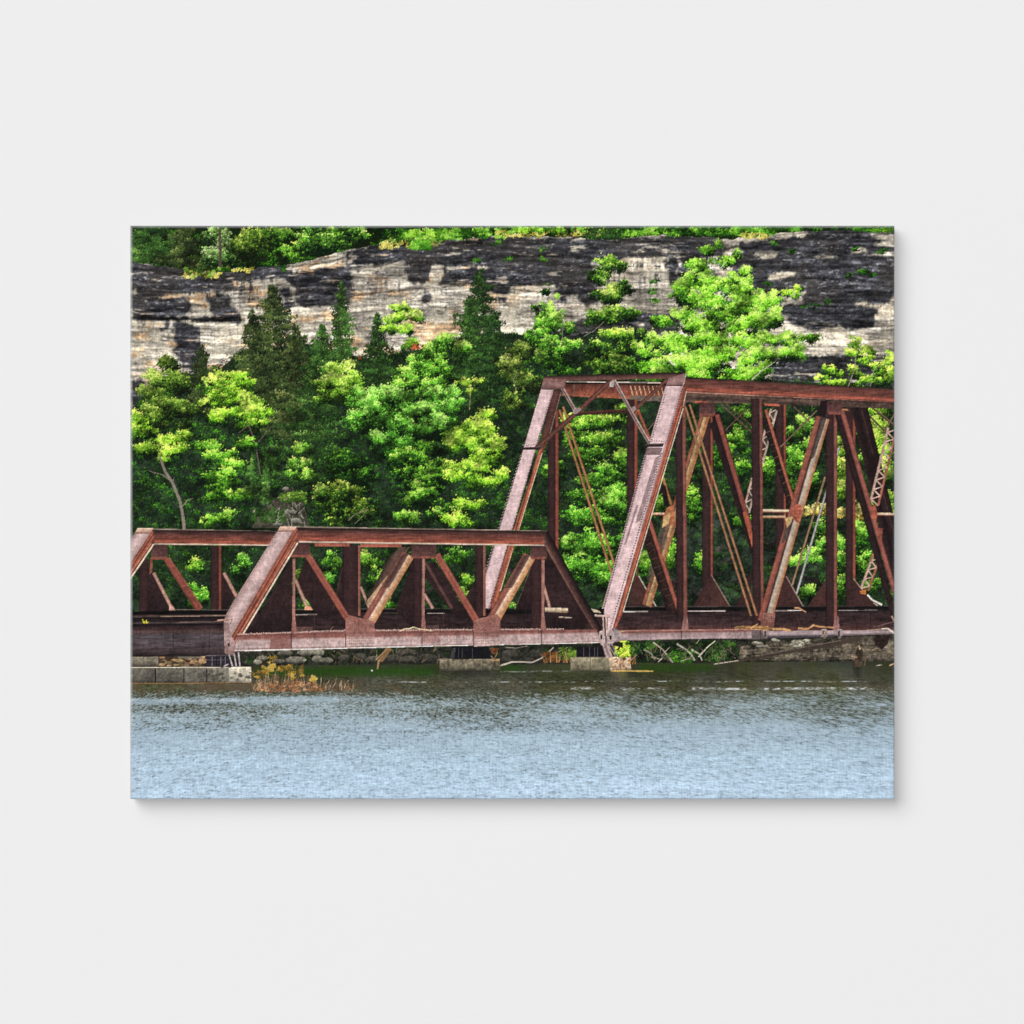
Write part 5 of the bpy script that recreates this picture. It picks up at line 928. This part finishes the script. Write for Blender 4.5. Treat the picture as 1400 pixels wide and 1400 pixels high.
def ink_material():
    m, nt, N, L = nodes('printed_ink_on_cotton')
    at = N('ShaderNodeAttribute'); at.attribute_name = 'ink'
    w = weave(nt, N, L)
    k = N('ShaderNodeMath'); k.operation = 'MULTIPLY_ADD'; L(w, k.inputs[0]); k.inputs[1].default_value = .65; k.inputs[2].default_value = 1.0
    mul = N('ShaderNodeVectorMath'); mul.operation = 'SCALE'; L(at.outputs['Color'], mul.inputs[0]); L(k.outputs[0], mul.inputs['Scale'])
    bp = N('ShaderNodeBump'); bp.inputs['Strength'].default_value = .06; bp.inputs['Distance'].default_value = .0004; L(w, bp.inputs['Height'])
    d = N('ShaderNodeBsdfDiffuse'); L(mul.outputs[0], d.inputs['Color']); L(bp.outputs[0], d.inputs['Normal'])
    o = N('ShaderNodeOutputMaterial'); L(d.outputs[0], o.inputs[0])
    return m
def plain(name, col, var, scale):
    m, nt, N, L = nodes(name)
    tc = N('ShaderNodeTexCoord'); n = N('ShaderNodeTexNoise'); n.inputs['Scale'].default_value = scale; n.inputs['Detail'].default_value = 4
    L(tc.outputs['Object'], n.inputs['Vector'])
    r = N('ShaderNodeValToRGB'); r.color_ramp.elements[0].color = (*[c*(1-var) for c in col], 1); r.color_ramp.elements[1].color = (*[min(1, c*(1+var)) for c in col], 1)
    L(n.outputs['Fac'], r.inputs[0])
    d = N('ShaderNodeBsdfDiffuse'); L(r.outputs[0], d.inputs['Color'])
    o = N('ShaderNodeOutputMaterial'); L(d.outputs[0], o.inputs[0])
    return m
INK = ink_material()
CLOTH = plain('dark_printed_canvas_side', (.06, .075, .055), .3, 60)
PINE = plain('pine_stretcher', (.52, .38, .22), .15, 60)
PAINT = plain('pale_grey_wall_paint', (.80, .80, .80), .003, 4)

DEPTH = .027            # the print stands this far off the wall
CX, CY = 700.5, 700.5   # middle of the print
root = bpy.data.objects.new('canvas_print', None); COL.objects.link(root)
root.location = (0, 0, -PH/2000)
root['label'] = 'rectangular stretched canvas print of a rusty river bridge hanging on the pale grey wall'
root['category'] = 'wall art'

# sheet surface: flat, its outermost 3 mm rolling over the stretcher edge
def sheet():
    x = np.arange(PW+1, dtype=np.float64); y = np.arange(PH+1, dtype=np.float64)
    RAD = 3.0
    def roll(t, n):
        d = np.minimum(t, n-t)
        return np.where(d < RAD, RAD-np.sqrt(np.maximum(RAD*RAD-(RAD-d)**2, 0)), 0)
    z = np.maximum(roll(x, PW)[None], roll(y, PH)[:, None])
    X = np.broadcast_to((x-PW/2)[None], z.shape); Z = np.broadcast_to((PH/2-y)[:, None], z.shape)
    P = np.stack([X/1000, -DEPTH+.55*z/1000, Z/1000+PH/2000], -1)
    return P.reshape(-1, 3)
SHEET = sheet()
INKV = lin(VCOL.reshape(-1, 3))/(KEY*.90)
# sheen of the rolled border mixed into the ink colour, strongest left and top
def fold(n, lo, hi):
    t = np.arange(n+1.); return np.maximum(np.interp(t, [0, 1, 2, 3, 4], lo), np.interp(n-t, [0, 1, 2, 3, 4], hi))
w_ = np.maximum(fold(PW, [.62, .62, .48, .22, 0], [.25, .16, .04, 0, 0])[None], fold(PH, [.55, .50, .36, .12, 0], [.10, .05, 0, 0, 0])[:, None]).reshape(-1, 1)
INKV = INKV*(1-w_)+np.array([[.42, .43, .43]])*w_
INKV = np.concatenate([INKV, np.ones((len(INKV), 1))], 1).astype(np.float32)

def mesh_of(name, faces, loop_v=4):
    """faces: (n, 4) indices into SHEET"""
    vs, inv = np.unique(faces.ravel(), return_inverse=True)
    me = bpy.data.meshes.new(name)
    n = len(faces)
    me.vertices.add(len(vs)); me.vertices.foreach_set('co', SHEET[vs].astype(np.float32).ravel())
    me.loops.add(4*n); me.loops.foreach_set('vertex_index', inv.astype(np.int32).ravel())
    me.polygons.add(n); me.polygons.foreach_set('loop_start', np.arange(0, 4*n, 4, dtype=np.int32))
    me.update(calc_edges=True)
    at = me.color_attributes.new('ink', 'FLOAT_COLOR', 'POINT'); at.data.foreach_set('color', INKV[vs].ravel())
    me.polygons.foreach_set('use_smooth', np.ones(n, bool))
    me.materials.append(INK)
    return me
OBJ = {}
gr = np.arange(PH)[:, None]*(PW+1)+np.arange(PW)[None]
order = np.argsort(CELL.ravel(), kind='stable'); sid = CELL.ravel()[order]
bounds = np.searchsorted(sid, np.arange(len(IDS)+1))
for i, t in enumerate(IDS):
    if t is None: continue
    a, b = bounds[i], bounds[i+1]
    if a == b and not any(u and u[1] == i and bounds[q+1] > bounds[q] for q, u in enumerate(IDS)): continue
    q = gr.ravel()[order[a:b]]
    fc = np.stack([q+PW+1, q+PW+2, q+1, q], 1)
    o = bpy.data.objects.new(t[0], mesh_of(t[0], fc)); COL.objects.link(o)
    o.parent = OBJ[t[1]] if t[1] is not None else root
    if t[2]: o['label'] = t[2]
    if t[3]: o['kind'] = t[3]
    OBJ[i] = o

def prism(name, parts, mat, parent, bevel=0):
    """one mesh from boxes ((x0, x1), (y0, y1), (z0, z1)) in metres"""
    vs, fs = [], []
    for (x0, x1), (y0, y1), (z0, z1) in parts:
        b = len(vs)
        vs += [(x, y, z) for x in (x0, x1) for y in (y0, y1) for z in (z0, z1)]
        fs += [tuple(b+k for k in q) for q in ((0, 1, 3, 2), (4, 6, 7, 5), (0, 4, 5, 1), (2, 3, 7, 6), (0, 2, 6, 4), (1, 5, 7, 3))]
    me = bpy.data.meshes.new(name); me.from_pydata(vs, [], fs); me.update(); me.materials.append(mat)
    o = bpy.data.objects.new(name, me); COL.objects.link(o); o.parent = parent
    if bevel:
        m = o.modifiers.new('soft_edge', 'BEVEL'); m.width = bevel; m.segments = 3
    return o
hw, hh = PW/2000, PH/2000
T = .0015
# cloth turned round the sides, butting against the rolled edge of the print
prism('canvas_side', [((-hw, -hw+T), (-DEPTH+.003, -.001), (0, 2*hh)), ((hw-T, hw), (-DEPTH+.003, -.001), (0, 2*hh)),
                      ((-hw+T, hw-T), (-DEPTH+.003, -.001), (2*hh-T, 2*hh)), ((-hw+T, hw-T), (-DEPTH+.003, -.001), (0, T))], CLOTH, root)
B = .038
prism('stretcher_frame', [((-hw+.003, -hw+B), (-DEPTH+.0045, -.0012), (.003, 2*hh-.003)), ((hw-B, hw-.003), (-DEPTH+.0045, -.0012), (.003, 2*hh-.003)),
                          ((-hw+B, hw-B), (-DEPTH+.0045, -.0012), (2*hh-B, 2*hh-.003)), ((-hw+B, hw-B), (-DEPTH+.0045, -.0012), (.003, B))], PINE, root)

# the wall it hangs on
me = bpy.data.meshes.new('wall'); s = 4.0
me.from_pydata([(-s, 0, -s), (s, 0, -s), (s, 0, s), (-s, 0, s)], [], [(0, 1, 2, 3)]); me.update(); me.materials.append(PAINT)
wall = bpy.data.objects.new('wall', me); COL.objects.link(wall); wall['kind'] = 'structure'

# ------------------------------------------------------------------ light, camera
def area(name, loc, size, power):
    l = bpy.data.lights.new(name, 'AREA'); l.shape = 'DISK'; l.size = size; l.energy = power
    o = bpy.data.objects.new(name, l); COL.objects.link(o); o.location = loc
    from mathutils import Vector
    o.rotation_euler = (-Vector(loc)).to_track_quat('-Z', 'Y').to_euler()
    return o
# big soft studio light high on the left, added weak fill from the front
area('key_softbox', (-40.0, -64.0, 40.0), 76.0, 64000*LK)
area('front_fill', (0, -88.0, 0), 16.0, 64000*LF)
world = bpy.data.worlds.new('World'); sc.world = world; world.use_nodes = True
bg = world.node_tree.nodes['Background']; bg.inputs[0].default_value = (1, 1, 1, 1); bg.inputs[1].default_value = .02

cam = bpy.data.cameras.new('Camera'); co = bpy.data.objects.new('Camera', cam); COL.objects.link(co)
D = 4.0
co.location = (-.0005+.0, -DEPTH-D, .0005); co.rotation_euler = (math.radians(90), 0, 0)
cam.sensor_width = 36; cam.lens = 36*D/1.4; cam.clip_end = 200; cam.clip_start = .1
sc.camera = co
sc.view_settings.view_transform = 'Standard'; sc.view_settings.look = 'None'
sc.view_settings.exposure = 0; sc.view_settings.gamma = 1; sc.view_settings.use_curve_mapping = False
